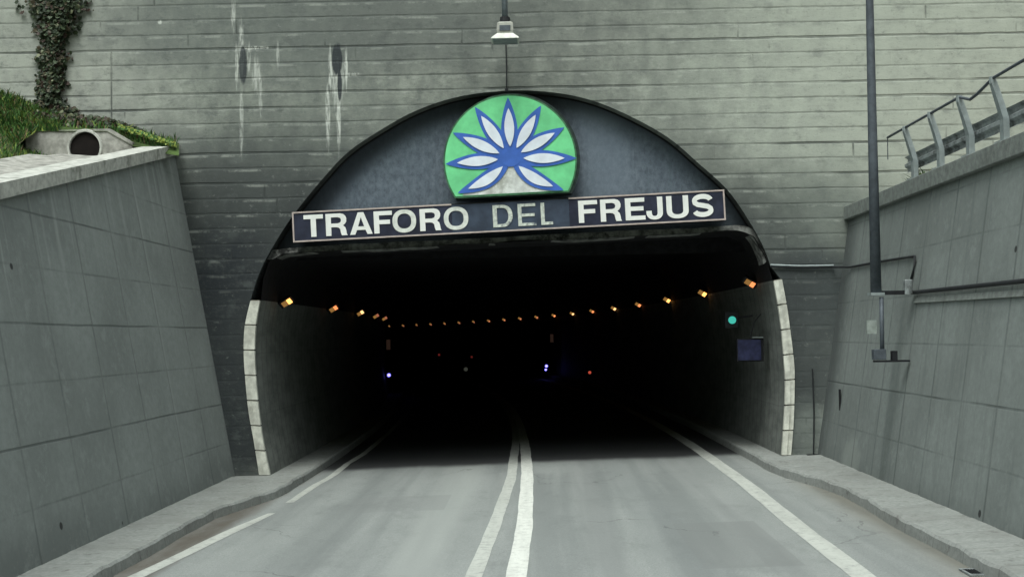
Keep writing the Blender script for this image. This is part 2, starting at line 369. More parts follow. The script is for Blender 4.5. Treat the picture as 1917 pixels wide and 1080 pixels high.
def mat_tympanum():
    n = NT('weathered_blue_sheet'); x, z = n.x, n.z
    m = n.noise(9, 7, .78, stretch=(1.2, 1, .8)); br = n.noise(.9, 5, .6)
    c = n.mix(n.rng(m, .3, .7), (.068, .087, .107), (.155, .19, .225))
    c = n.mix(n.rng(br, .4, .7, 0, .5), c, (.06, .078, .105))
    c = n.mix(n.rng(n.noise(3, 5, .7, stretch=(2.5, 1, .25)), .52, .7, 0, .5), c, (.075, .11, .125))
    c = n.mix(n.math('MULTIPLY', n.blob(x, z, 1.25, 6.0, .6, 1.3, br, .5, .8), .35), c, (.20, .25, .30))
    # sheet seams
    k = n.math('FRACT', n.math('DIVIDE', n.math('ADD', x, 30.35), 1.9)); e = n.math('MINIMUM', k, n.math('SUBTRACT', 1.0, k))
    c = n.mix(n.rng(e, .006, .002, 0, .25), c, (.05, .06, .08))
    # stains round the emblem, darker along the curved rim and lower edge
    rr = n.vm('LENGTH', n.vec(n.math('SUBTRACT', x, -.35), n.math('SUBTRACT', z, 5.9)))
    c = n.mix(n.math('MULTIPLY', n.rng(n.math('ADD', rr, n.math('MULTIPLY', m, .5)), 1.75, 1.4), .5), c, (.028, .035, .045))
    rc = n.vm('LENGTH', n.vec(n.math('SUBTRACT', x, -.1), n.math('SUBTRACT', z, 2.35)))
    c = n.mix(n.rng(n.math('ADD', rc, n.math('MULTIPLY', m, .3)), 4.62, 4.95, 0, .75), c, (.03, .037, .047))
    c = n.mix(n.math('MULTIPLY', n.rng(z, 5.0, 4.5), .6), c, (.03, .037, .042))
    c = n.mix(n.rng(n.noise(26, 4, .7), .66, .7, 0, .5), c, (.32, .36, .38))
    n.bump(m, .15, .01)
    return n.done(c, .75)

def mat_cladding():
    n = NT('ribbed_cladding'); y = n.y
    k = n.math('FRACT', n.math('DIVIDE', n.math('ADD', y, 60), .42)); e = n.math('MINIMUM', k, n.math('SUBTRACT', 1.0, k))
    g = n.noise(2.4, 6, .7, stretch=(1, .6, 1.6))
    c = n.mix(n.rng(g, .35, .7, 0, .7), (.19, .205, .187), (.08, .09, .083))
    c = n.mix(n.rng(e, .1, .02, 0, .4), c, (.05, .056, .053))
    kz = n.math('FRACT', n.math('DIVIDE', n.z, 1.15)); ez = n.math('MINIMUM', kz, n.math('SUBTRACT', 1.0, kz))
    c = n.mix(n.rng(ez, .02, .005, 0, .2), c, (.04, .045, .043))
    n.bump(n.rng(e, .1, .02), .4, .02)
    return n.done(c, .7)

M = {}
M['portal'] = mat_portal()
M['wallL'] = mat_retaining('cast_concrete_left', None, .715, 1.5, (.215, .240, .228), (4.22, 2.79, 1.36))
M['wallR'] = mat_retaining('cast_concrete_right', None, .715, 1.2, (.195, .220, .208), (1.62,), right=True)
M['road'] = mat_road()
M['paint'] = mat_paint('road_paint', (.60, .62, .57), .5)
M['paint_grey'] = mat_paint('road_paint_greyed', (.43, .45, .41), .7)
M['paint_worn'] = mat_paint('road_paint_worn', (.40, .42, .38), .8)
M['kerb'] = mat_kerb()
M['tymp'] = mat_tympanum()
M['clad'] = mat_cladding()
M['coping'] = simple('coping_concrete', (.42, .43, .39), .9, var=.2, scale=10, dirt=(.22, .23, .2))
M['copingR'] = simple('coping_concrete_grey', (.185, .205, .19), .9, var=.2, scale=10, dirt=(.13, .14, .13))
M['head'] = simple('headwall_concrete', (.30, .30, .27), .9, var=.3, scale=6, dirt=(.14, .14, .125))
M['cream'] = simple('cream_panel', (.56, .57, .50), .6, var=.25, scale=5, dirt=(.36, .36, .31))
M['creamdark'] = simple('panel_gap', (.22, .21, .18), .8)
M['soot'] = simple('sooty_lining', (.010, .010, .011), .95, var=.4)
M['lintel'] = simple('dirty_lintel', (.16, .165, .155), 1.0, var=.6, scale=7, dirt=(.02, .021, .02))
M['black'] = simple('black_metal', (.012, .013, .015), .6)
M['signbg'] = simple('sign_navy', (.022, .026, .045), .5, var=.35, scale=3)
M['signmid'] = simple('sign_navy_faded', (.040, .055, .082), .55, var=.3, scale=3)
M['signedge'] = simple('sign_border', (.42, .36, .33), .5, var=.15)
M['letter'] = simple('letter_white', (.74, .76, .72), .5, var=.05, scale=5)
M['lettero'] = simple('letter_greyed', (.60, .63, .58), .6, var=.15, scale=8)
M['letterf'] = simple('letter_faded', (.50, .54, .48), .7, var=.25, scale=14, dirt=(.08, .10, .13))
M['green'] = simple('emblem_green', (.16, .60, .27), .45, var=.16, scale=2.2)
M['blue'] = simple('emblem_blue', (.05, .13, .45), .5, var=.15, scale=4)
M['white'] = simple('emblem_white', (.68, .74, .80), .5, var=.08, scale=4)
M['fold'] = simple('emblem_grey_fold', (.42, .45, .48), .5, var=.12, scale=6)
M['mount'] = simple('emblem_silver', (.60, .63, .60), .5, var=.25, scale=3, dirt=(.34, .36, .32))
M['rim'] = simple('emblem_rim', (.022, .035, .032), .5, var=.4)
M['rimg'] = simple('emblem_gasket', (.05, .14, .07), .5, var=.4)
M['galv'] = simple('galvanised_steel', (.20, .235, .26), .55, .4, var=.15, dirt=(.12, .13, .14))
M['galvd'] = simple('dull_steel', (.085, .10, .115), .6, .3, var=.2)
M['galvl'] = simple('pale_steel', (.27, .31, .31), .55, .3, var=.15)
M['railp'] = simple('rail_steel', (.30, .33, .33), .55, .4, var=.25, dirt=(.06, .065, .065))
M['lampg'] = simple('lamp_housing', (.33, .34, .30), .6, var=.15)
M['lampw'] = simple('lamp_reflector', (.58, .6, .54), .5, var=.1)
M['cable'] = simple('black_cable', (.018, .02, .022), .6)
M['hole'] = simple('hole_dark', (.008, .006, .005), .95)
M['soil'] = simple('bare_soil', (.12, .10, .065), .95, var=.4, scale=5)
M['grassg'] = simple('grass_ground', (.045, .075, .02), .95, var=.5, scale=3, dirt=(.1, .085, .05))
def leafm(name, c):
    n = NT(name); n.b.inputs['Subsurface Weight'].default_value = 0
    g = n.noise(14, 3); return n.done(n.mix(g, tuple(k*.6 for k in c), tuple(k*1.5 for k in c)), .55)
IVY = [leafm('ivy_dark', (.022, .034, .018)), leafm('ivy_mid', (.042, .062, .03)), leafm('ivy_brown', (.055, .048, .028)), leafm('ivy_pale', (.15, .165, .10)), leafm('ivy_twig', (.035, .022, .016))]
GRS = [leafm('grass_green', (.065, .15, .035)), leafm('grass_dark', (.03, .075, .02)), leafm('grass_yellow', (.20, .25, .05)), leafm('grass_dry', (.17, .12, .07))]

# ------------------------------------------------------------ tunnel opening outline (x, z) on the portal plane
def xz(px, py, Y=0.0): p = at(px, py, Y); return (p.x, p.z)
L_out = [xz(*p) for p in ((490, 893), (475, 820), (467, 770), (460, 710), (457, 660), (459, 610), (469, 562), (482, 520))]
ARCH = [xz(*p) for p in ((495, 490), (513, 458), (535, 423), (558, 391), (598, 342), (647, 289), (704, 249), (780, 207), (865, 180), (958, 170), (1040, 174), (1110, 189), (1180, 218),
        (1251, 258), (1309, 307), (1362, 356), (1402, 413), (1429, 462), (1442, 497))]
R_out = [xz(*p) for p in ((1462, 523), (1475, 600), (1486, 680), (1487, 720), (1484, 800), (1479, 857))]
def smooth_curve(P, n=4):
    out = []
    for i in range(len(P)-1):
        p0 = P[max(i-1, 0)]; p1 = P[i]; p2 = P[i+1]; p3 = P[min(i+2, len(P)-1)]
        for k in range(n):
            t = k/n
            out.append(tuple(.5*((2*p1[j])+(-p0[j]+p2[j])*t+(2*p0[j]-5*p1[j]+4*p2[j]-p3[j])*t*t+(-p0[j]+3*p1[j]-3*p2[j]+p3[j])*t**3) for j in (0, 1)))
    out.append(P[-1]); return out
ARCHS = smooth_curve(ARCH, 5)
OPEN = smooth_curve(L_out, 4) + ARCHS + smooth_curve(R_out, 4)

# ------------------------------------------------------------ ground, road, kerbs
def strip(name, ys, xa, xb, mat, dz=0.0, nx=1, **kw):
    v = []; f = []
    for y in ys:
        a, b = xa(y), xb(y)
        for k in range(nx+1):
            x = a+(b-a)*k/nx; v.append((x, y, roadz(x, y)+dz))
    for i in range(len(ys)-1):
        for k in range(nx):
            a = i*(nx+1)+k; f.append((a, a+1, a+nx+2, a+nx+1))
    o = mesh(name, v, f, mat); tag(o, kind='structure', **kw); return o
YS = [-62, -50, -40, -32, -26, -20, -16, -12, -10, -8, -6, -5, -4, -3, -2, -1, 0, 1, 2, 3, 4, 6, 8, 11, 15, 20, 26, 33, 41, 50, 60, 72, 85, 98, 112, 126, 140, 155, 170]
def lerp_tab(tab):
    def f(y):
        if y <= tab[0][0]: return tab[0][1]
        for (a, u), (b, v) in zip(tab, tab[1:]):
            if y <= b: return u+(v-u)*(y-a)/(b-a)
        return tab[-1][1]
    return f
kL0 = lerp_tab([(-62, -4.85), (-4.6, -4.85), (-3.9, -4.70), (-2.6, -4.42), (-1.6, -4.34), (2, -4.34)])
kR0 = lerp_tab([(-62, 4.42), (-8, 4.42), (-4.6, 4.52), (-3.6, 4.42), (-2.2, 4.16), (-1.2, 4.10), (2, 4.08)])
kL = lambda y: kL0(y)+cx(y)+ (.012*math.sin(y*2.3) if y < 0 else 0)
kR = lambda y: kR0(y)+cx(y)+ (.012*math.sin(y*1.9) if y < 0 else 0)
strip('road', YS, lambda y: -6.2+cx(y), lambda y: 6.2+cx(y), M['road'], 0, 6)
gv = [(-700, -700, -.6), (700, -700, -.6), (700, 700, -.6), (-700, 700, -.6)]
o = mesh('ground', gv, [(0, 1, 2, 3)], M['grassg']); tag(o, kind='structure')
YK = sorted(set(YS+[-.2*i for i in range(1, 60)]+[-4.6, -3.9, -3.6, -2.6, -2.2, -1.6, -1.2]+[-.5*i for i in range(24, 34)]))
def kerb(name, edge, outer, sgn):
    v = []; f = []
    for y in YK:
        e = edge(y); w = outer(y); z = roadz(e, y); n = .008*math.sin(y*5.1+sgn)+.006*math.sin(y*11.3)+R_.uniform(-.003, .003)
        if y > 0: n = 0
        top = z+.15+n
        e += R_.uniform(-.006, .006) if y < 0 else 0
        v += [(e-sgn*.01, y, z-.05), (e+sgn*.012, y, top-.03+R_.uniform(-.006, .006)), (e+sgn*.04, y, top), (w, y, roadz(w, y)+.15 + (.02 if y < 0 else 0)), (w, y, roadz(w, y)-.1)]
    for i in range(len(YK)-1):
        for k in range(4): f.append((i*5+k, i*5+k+1, i*5+k+6, i*5+k+5))
    o = mesh(name, v, f, M['kerb']); tag(o, kind='structure'); return o
kerb('pavement', kL, lambda y: -5.9+cx(y), -1)
kerb('pavement', kR, lambda y: 5.6+cx(y), 1)

def pline(name, tab, w, mat, y0, y1, dz=.004):
    f0 = lerp_tab(tab); ys = [y0]; y = y0
    while y < y1: y += .5 if y < 8 else 3; ys.append(min(y, y1))
    ww = w if callable(w) else (lambda y: w)
    j = lambda y, s: .004*math.sin(y*2.3+s)+.003*math.sin(y*5.1+2*s)
    strip(name, ys, lambda y: f0(y)+cx(y)-ww(y)/2+j(y, 1), lambda y: f0(y)+cx(y)+ww(y)/2+j(y, 4), mat, dz)
def gp(px, py):      # pixel -> point on the road surface
    d = ray(px, py); t = 20.0
    for _ in range(30):
        p = CAM+d*t; t += (roadz(p.x, p.y)-p.z)/d.z*.9
    return CAM+d*t
def ptab(pts):
    t = []
    for p in pts:
        q = gp(*p); t.append((q.y, q.x-cx(q.y)))
    return sorted(t)
tl = ptab(((886, 1080), (925, 985), (951, 912), (957, 895), (961, 860), (966, 815))); tr_ = ptab(((966, 1080), (982, 985), (986, 915), (987, 890), (985, 860), (980, 820)))
def ext(t):     # run the lines on behind the camera and into the tunnel
    (a, u), (b, v) = t[0], t[1]; s = (v-u)/(b-a)
    return [(-60, u)]+[(a-6, u-s*6)]+t+[(160, t[-1][1])]
pline('centre_line', ext(tl), .18, M['paint_grey'], -60, 60)
pline('centre_line', ext(tr_), .22, M['paint'], -60, 60)
te = ptab(((1618, 1080), (1500, 990), (1400, 908), (1345, 868), (1290, 830)))
pline('edge_line', ext(te), .25, M['paint_grey'], -60, 60)
tw = ptab(((270, 1072), (330, 1044), (420, 1000), (510, 960), (560, 936)))
pline('edge_line', ext(tw), lambda y: .20 if y < -5.5 else max(.07, .20-.07*(y+5.5)), M['paint_grey'], -60, -4.2)
tw2 = ptab(((590, 908), (620, 892), (650, 868), (680, 850)))
pline('edge_line', tw2+[(160, tw2[-1][1])], .14, M['paint_worn'], -3.0, 40)

# ------------------------------------------------------------ portal wall
pw = thing('portal_wall', 'tall board-marked concrete wall with an arched opening, streaked with soot and lime', 'wall')
base = [(-34, -.55), (L_out[0][0], -.55)]
poly = base + OPEN + [(R_out[-1][0], -.55), (34, -.55), (34, 12.6), (-34, 12.6)]
MB().prism(poly, 0, .9).build('wall_face', M['portal'], pw)
MB().box((0, .3, 12.75), (34.1, .55, .148)).build('coping', M['copingR'], pw, bevel=.02)

# ------------------------------------------------------------ tunnel tube
tn = thing('tunnel_tube', 'dark curving tunnel behind the arch, ribbed side cladding under a black flat ceiling', 'tunnel', (0, .9, 0))
def P_in(pts): return [xz(*p) for p in pts]
Lin = smooth_curve(P_in(((507, 889), (493, 820), (485, 760), (480, 700), (478, 660), (480, 610), (488, 562))), 3)
Rin = smooth_curve(P_in(((1447, 525), (1455, 570), (1462, 620), (1467, 680), (1469, 720), (1467, 780), (1462, 852))), 3)
Lup = P_in(((488, 562), (493, 520), (503, 490), (530, 474)))
Rup = P_in(((1385, 432), (1412, 442), (1434, 480), (1447, 525)))
YT = [0.02, .3, .9, 1.5, 2.2, 3, 4, 5, 6, 8, 10, 13, 17, 22, 28, 35, 42, 50, 60, 70, 82, 95, 108, 122, 136, 150, 168]
def sweep(name, sec, mat, parent, ys, close=False):
    v = []; f = []; n = len(sec)
    for y in ys:
        for (x, z) in sec: v.append((x+cx(y), y-.9, z+cz(y)))
    for i in range(len(ys)-1):
        for k in range(n-1): f.append((i*n+k, i*n+k+1, (i+1)*n+k+1, (i+1)*n+k))
    return mesh(name, v, f, mat, parent, smooth=True)
c1 = sweep('side_cladding', [(Lin[0][0]+.03, -.3)]+Lin, M['clad'], tn, YT)
c2 = sweep('side_cladding', Rin+[(Rin[-1][0]-.03, -.3)], M['clad'], tn, YT)
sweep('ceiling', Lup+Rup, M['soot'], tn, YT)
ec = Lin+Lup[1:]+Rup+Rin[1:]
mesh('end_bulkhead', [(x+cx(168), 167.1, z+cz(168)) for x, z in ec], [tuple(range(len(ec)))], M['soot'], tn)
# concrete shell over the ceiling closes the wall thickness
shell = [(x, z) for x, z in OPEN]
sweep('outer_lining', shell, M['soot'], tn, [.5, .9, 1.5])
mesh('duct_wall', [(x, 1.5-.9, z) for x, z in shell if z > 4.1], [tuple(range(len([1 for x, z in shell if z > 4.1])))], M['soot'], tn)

# tympanum sheet + lintel behind the sign
ty = thing('arch_infill', 'blue-grey weathered metal sheet filling the top of the tunnel arch', 'panel', (0, .34, 4.3))
bl, br = xz(500, 476, .34), xz(1428, 428, .34)
top = [p for p in ARCHS if p[1] > bl[1]+(br[1]-bl[1])*(p[0]-bl[0])/(br[0]-bl[0])]
tp = [bl]+top+[br]
MB().prism([(x, z-4.3) for x, z in tp], 0, .06).build('sheet', None or M['tymp'], ty)
# shift the sheet's texture space: its object origin sits at z 4.3, so give it a world-aligned origin instead
sh = [o for o in S.objects if o.name.startswith('sheet')][0]
for v in sh.data.vertices: v.co.z += 4.3; v.co.y += 0
sh.location.z = -4.3
# dark strip that follows the arch
tr = MB(); ring = [(x, -.012, z-4.3) for x, z in top]
ins = []
cxx, czz = -.1, 2.3
for x, z in top:
    d = Vector((x-cxx, z-czz)); d.normalize(); ins.append((x-d.x*.035, -.012, z-d.y*.035-4.3))
n_ = len(ring); v = ring+ins+[(a, .01, c) for a, b, c in ring]+[(a, .01, c) for a, b, c in ins]
f = []
for i in range(n_-1): f += [(i, i+1, n_+i+1, n_+i), (n_+i, n_+i+1, 3*n_+i+1, 3*n_+i)]
tr.add(v, f); tr.build('edge_strip', M['black'], ty)
lt = MB()
pl = [xz(*p, .1) for p in ((497, 470), (560, 462), (700, 455), (850, 448), (958, 443), (1080, 437), (1200, 431), (1300, 427), (1380, 422), (1412, 430), (1428, 455), (1437, 488))]
ph = [xz(*p, .1) for p in ((497, 488), (562, 473), (700, 466), (850, 458), (958, 452), (1080, 448), (1200, 440), (1300, 436), (1380, 432), (1402, 438), (1419, 460), (1430, 492))]
pl = [(x, z+R_.uniform(-.01, .01)) for x, z in smooth_curve(pl, 3)]; ph = [(x, z+R_.uniform(-.03, .02)) for x, z in smooth_curve(ph, 3)]
v = []; f = []
for (a, b) in zip(pl, ph): v += [(a[0], -.22, a[1]-4.3), (b[0], -.22, b[1]-4.3), (a[0], .3, a[1]-4.3), (b[0], .3, b[1]-4.3)]
for i in range(len(pl)-1):
    a = i*4; f += [(a, a+1, a+5, a+4), (a+1, a+3, a+7, a+5), (a, a+4, a+6, a+2), (a+2, a+6, a+7, a+3)]
mesh('lintel', v, f, M['lintel'], ty)

# ------------------------------------------------------------ cream edge panels
def edge_panel(name, outer, inner, label):
    p0 = Vector((inner[0][0], 0, inner[0][1])) if name == 'l' else Vector((inner[-1][0], 0, inner[-1][1]))
    o = thing('edge_panel_strip', label, 'panel', (p0.x, -.04, p0.z), group='cream edge panels of the tunnel mouth')
    n = 7
    def samp(P, t):
        L = [0]
        for a, b in zip(P, P[1:]): L.append(L[-1]+math.hypot(a[0]-b[0], a[1]-b[1]))
        d = t*L[-1]
        for i in range(len(P)-1):
            if d <= L[i+1]+1e-9:
                k = (d-L[i])/(L[i+1]-L[i]); return Vector((P[i][0]+(P[i+1][0]-P[i][0])*k, 0, P[i][1]+(P[i+1][1]-P[i][1])*k))
        return Vector((P[-1][0], 0, P[-1][1]))
    for i in range(n):
        t0, t1 = i/n+.004, (i+1)/n-.004
        v = []; f = []; kk = 5
        for k in range(kk):
            t = t0+(t1-t0)*k/(kk-1); a = samp(outer, t)-p0; b = samp(inner, t)-p0; m = a.lerp(b, .48)
            # two faces: the outer flange and, a step proud, the inner one
            v += [a+Vector((0, 0, 0)), m+Vector((0, 0, 0)), m+Vector((0, -.03, 0)), b+Vector((0, -.03, 0)), b+Vector((0, .055, 0)), a+Vector((0, .035, 0))]
        for k in range(kk-1):
            for j in range(5): f.append((k*6+j, k*6+j+1, k*6+j+7, k*6+j+6))
        f += [tuple(range(6)), tuple(range((kk-1)*6, kk*6))]
        mesh('panel_segment', v, f, M['cream'], o)
    # backing rail seen in the gaps
    v = []; f = []
    for k in range(25):
        t = k/24; a = samp(outer, t)-p0; b = samp(inner, t)-p0; c = b.lerp(a, .06); d = a.lerp(b, .06)
        v += [d+Vector((0, .008, 0)), c+Vector((0, .008, 0))]
    for k in range(24): f.append((k*2, k*2+1, k*2+3, k*2+2))
    mesh('backing_rail', v, f, M['creamdark'], o)
    return o
edge_panel('l', smooth_curve(P_in(((486, 889), (475, 820), (466, 770), (460, 710), (457, 660), (459, 610), (470, 562))), 3), Lin, 'cream segmented edge strip on the left jamb of the tunnel mouth')
edge_panel('r', smooth_curve(P_in(((1463, 522), (1472, 570), (1479, 620), (1486, 680), (1487, 720), (1485, 790), (1480, 852))), 3), Rin, 'cream segmented edge strip on the right jamb, beside the blue sign')

# ------------------------------------------------------------ name sign
Ys = -.16
bL = at(549, 454, Ys); bR = at(1359, 412, Ys)
ang = math.atan2(bR.z-bL.z, bR.x-bL.x); SC = (bR-bL).length/811.1
sg = thing('name_sign', 'long navy sign with white capitals under the green flower emblem', 'sign', (bL.x, Ys, bL.z), (0, -ang, 0))
SW, SH = 811*SC, 57*SC
MB().box((SW/2, .16, SH/2), (SW/2, .15, SH/2)).build('sign_box', M['black'], sg)
def plate(name, x0, x1, mat): MB().box(((x0+x1)/2, .004, SH/2), ((x1-x0)/2, .004, SH/2-.022)).build(name, mat, sg)
xm0, xm1 = 300*SC, 520*SC
plate('sign_plate', .022, xm0-.004, M['signbg']); plate('sign_plate', xm0, xm1, M['signmid']); plate('sign_plate', xm1+.004, SW-.022, M['signbg'])
bd = MB(); t = .014
bd.box((SW/2, -.003, t), (SW/2, .011, t)); bd.box((t, -.003, SH/2), (t, .011, SH/2-2*t-.001)); bd.box((SW-t, -.003, SH/2), (t, .011, SH/2-2*t-.001))
bd.box((xm0/2, -.003, SH-t), (xm0/2, .011, t)); bd.box(((xm1+SW)/2, -.003, SH-t), ((SW-xm1)/2, .011, t))
bd.build('border', M['signedge'], sg)
# --- letters as closed outlines
def arc(cx_, cy_, rx, ry, a0, a1, n=10, p=2.3):
    o = []
    for i in range(n+1):
        a = math.radians(a0+(a1-a0)*i/n); c, s = math.cos(a), math.sin(a)
        o.append((cx_+rx*math.copysign(abs(c)**(2/p), c), cy_+ry*math.copysign(abs(s)**(2/p), s)))
    return o
def glyph(ch, w, s=.22, t=.175):
    if ch == 'T': return [[(0, 1), (0, 1-t), (w/2-s/2, 1-t), (w/2-s/2, 0), (w/2+s/2, 0), (w/2+s/2, 1-t), (w, 1-t), (w, 1)]]
    if ch == 'F': return [[(0, 0), (s, 0), (s, .41), (w*.88, .41), (w*.88, .41+t), (s, .41+t), (s, 1-t), (w, 1-t), (w, 1), (0, 1)]]
    if ch == 'E': return [[(0, 0), (w, 0), (w, t), (s, t), (s, .42), (w*.92, .42), (w*.92, .42+t), (s, .42+t), (s, 1-t), (w*.98, 1-t), (w*.98, 1), (0, 1)]]
    if ch == 'L': return [[(0, 0), (w, 0), (w, t), (s, t), (s, 1), (0, 1)]]
    if ch == 'O': return [arc(w/2, .5, w/2, .52, 0, 360, 40)[:-1], arc(w/2, .5, w/2-s, .52-t, 0, 360, 32)[:-1]]
    if ch == 'D': return [[(0, 0), (w*.45, 0)]+arc(w*.45, .5, w*.55, .5, -90, 90, 18)[1:-1]+[(w*.45, 1), (0, 1)],
                          [(s, t), (w*.45, t)]+arc(w*.45, .5, w*.55-s, .5-t, -90, 90, 14)[1:-1]+[(w*.45, 1-t), (s, 1-t)]]
    if ch == 'R': return [[(0, 0), (s, 0), (s, .38), (.46*w, .38), (.58*w, .36), (.66*w, .29), (.69*w, .12), (.73*w, 0), (w, 0), (.96*w, .07), (.94*w, .22), (.90*w, .36), (.80*w, .45), (.90*w, .53), (.955*w, .63), (.965*w, .76), (.92*w, .88), (.83*w, .96), (.68*w, 1), (0, 1)],
                          [(s, .55), (.56*w, .55), (.68*w, .59), (.72*w, .69), (.68*w, .79), (.56*w, .83), (s, .83)]]
    if ch == 'A': return [[(0, 0), (.23*w, 0), (.31*w, .2), (.69*w, .2), (.77*w, 0), (w, 0), (.625*w, 1), (.375*w, 1)], [(.365*w, .36), (.635*w, .36), (.5*w, .78)]]
    if ch == 'J': return [[(w, 1), (w-s, 1), (w-s, .32)]+arc(w/2, .30, w/2-s, .16, 0, -180, 12)+[(s, .38), (0, .38)]+arc(w/2, .32, w/2, .34, -180, 0, 18)]
    if ch == 'U': return [[(0, 1), (0, .36)]+arc(w/2, .34, w/2, .36, -180, 0, 20)+[(w, 1), (w-s, 1), (w-s, .36)]+arc(w/2, .34, w/2-s, .18, 0, -180, 14)+[(s, 1)]]
    if ch == 'S':
        h = t/2+.01; c = []
        c += arc(w*.5, .715, w*.5-s/2, .285-h+.02, 10, 180, 12, 2.1)
        c += [(w*.13, .63), (w*.26, .55), (w*.5, .5), (w*.74, .45), (w*.87, .36)]
        c += arc(w*.5, .28, w*.5-s/2, .30-h, 0, -168, 12, 2.1)
        lft, rgt = [], []
        for i in range(len(c)):
            a = c[max(i-1, 0)]; b = c[min(i+1, len(c)-1)]; dx, dy = b[0]-a[0], b[1]-a[1]; l = math.hypot(dx, dy) or 1
            lft.append((c[i][0]-dy/l*h, c[i][1]+dx/l*h)); rgt.append((c[i][0]+dy/l*h, c[i][1]-dx/l*h))
        return [lft+rgt[::-1]]
def letter(ch, x0, w, z0, hgt, mat, s=.22, t=.175, y=-.006):
    cu = bpy.data.curves.new('letter', 'CURVE'); cu.dimensions = '2D'; cu.fill_mode = 'BOTH'; cu.extrude = .007
    for pts in glyph(ch, w/hgt, s, t):
        sp = cu.splines.new('POLY'); sp.points.add(len(pts)-1); sp.use_cyclic_u = True
        for p, q in zip(sp.points, pts): p.co = (q[0]*hgt, q[1]*hgt, 0, 1)
    tmp = bpy.data.objects.new('tmp', cu); S.collection.objects.link(tmp)
    dg = bpy.context.evaluated_depsgraph_get(); me = bpy.data.meshes.new_from_object(tmp.evaluated_get(dg))
    bpy.data.objects.remove(tmp)
    me.transform(Matrix.Rotation(math.pi/2, 4, 'X')); me.materials.clear(); me.materials.append(mat); me.name = 'letter'
    o = bpy.data.objects.new('letter', me); link(o, sg); o.location = (x0, y, z0); return o
CH = 41.5
for ch, a, b, m, s, t in (('T', 569.6, 606, 'letter', .24, .19), ('R', 611, 651.5, 'letter', .24, .19), ('A', 656, 698.5, 'letter', .22, .18), ('F', 701.6, 736, 'letter', .24, .19), ('O', 736.5, 781, 'lettero', .22, .18), ('R', 788, 828, 'letter', .24, .19), ('O', 833, 879, 'lettero', .21, .17),
        ('D', 925, 962, 'letterf', .19, .13), ('E', 972, 1006, 'letterf', .17, .13), ('L', 1015, 1037, 'letterf', .17, .13),
        ('F', 1085.5, 1121, 'letter', .24, .19), ('R', 1126.5, 1166, 'letter', .24, .19), ('E', 1173, 1210, 'letter', .24, .19), ('J', 1212, 1243, 'letter', .24, .19), ('U', 1250, 1291, 'letter', .24, .19), ('S', 1298, 1337, 'letter', .22, .20)):
    p = xz(a, 454-(a-549)*.0519-9.0, Ys)
    letter(ch, (a-549)*SC+.008, (b-a)*SC, .085 if m != 'x' else 0, CH*SC, M[m], s, t)

# ------------------------------------------------------------ flower emblem
Ye = -.26
ce = at(955, 301, Ye); ES = (at(1055, 301, Ye)-ce).length/100
em = thing('flower_emblem', 'round green sign with a blue and white nine-petal flower above the name sign', 'emblem', (ce.x, Ye, ce.z), (0, -.034, 0))
def E2(px, py):
    u, w = (px-955)*ES, -(py-301)*ES; c, q = math.cos(.05), math.sin(.05)
    return (u*c+w*q, -u*q+w*c)
RO = 122*ES; zc = -60*ES
def cut_disc(r, zc, n=72):
    a0 = math.degrees(math.asin(zc/r)); pts = []
    for i in range(n+1):
        a = math.radians(a0+(180-2*a0)*i/n); pts.append((r*math.cos(a), r*math.sin(a)))
    return pts
dr = MB(); dr.prism([(x+.035, z-.0) for x, z in cut_disc(RO+.055, zc-.07)], .03, .34); dr.build('drum', M['rim'], em)
MB().prism(cut_disc(RO+.03, zc-.05), 0, .028).build('rim', M['rimg'], em)
MB().prism(cut_disc(RO, zc-.02), -.006, -.002).build('green_disc', M['green'], em)
mt_ = MB()
rc_ = [E2(956, 300), E2(940, 325), E2(915, 343), E2(868, 363), (E2(868, 363)[0]-.02, zc-.012), (E2(1050, 357)[0]+.02, zc-.012), E2(1050, 357), E2(1002, 345), E2(975, 328)]
# roll the emblem's drawing so that it sits level with the drum
mt_.prism(rc_, -.0095, -.0065); mt_.build('silver_triangle', M['mount'], em)
c0 = (956, 297)
TIPS = [(951, 186), (891, 203), (1011, 201), (851, 250), (1053, 241), (838, 307), (1075, 297), (860, 360), (1052, 355)]
def lens(p0, p1, wmax, t0, t1, bias=1.0, n=14, bend=0.0):
    a = Vector(E2(*p0)); b = Vector(E2(*p1)); b = a+(b-a)*(1.035 if t1 == 1 else 1); d = b-a; nrm = Vector((-d.y, d.x)).normalized(); L, Rr = [], []
    for i in range(n+1):
        t = i/n; tt = t0+(t1-t0)*t; w = wmax*math.sin(math.pi*t**bias)**.85 if 0 < t < 1 else 0
        c = a+d*tt+nrm*bend*math.sin(math.pi*tt)
        L.append(c+nrm*w); Rr.append(c-nrm*w)
    return [tuple(q) for q in L]+[tuple(q) for q in Rr[-2:0:-1]]
for i, tp_ in enumerate(TIPS):
    low = i >= 7; bend = 0
    if i == 7: bend = .09
    if i == 8: bend = -.09
    y0 = -.012-.0016*i
    MB().prism(lens(c0, tp_, 15.5*ES, .0, 1.0, .85, bend=bend), y0, y0+.0009).build('petal', M['blue'], em)
    MB().prism(lens(c0, tp_, 9.2*ES, .20 if not low else .18, .85, .95, bend=bend), -.034, -.032).build('petal_inlay', M['white'], em)
MB().prism(arc(*E2(956, 297), 19*ES, 16*ES, 0, 360, 24, 2)[:-1], -.030, -.028).build('flower_heart', M['blue'], em)
for o_ in list(em.children):
    pass

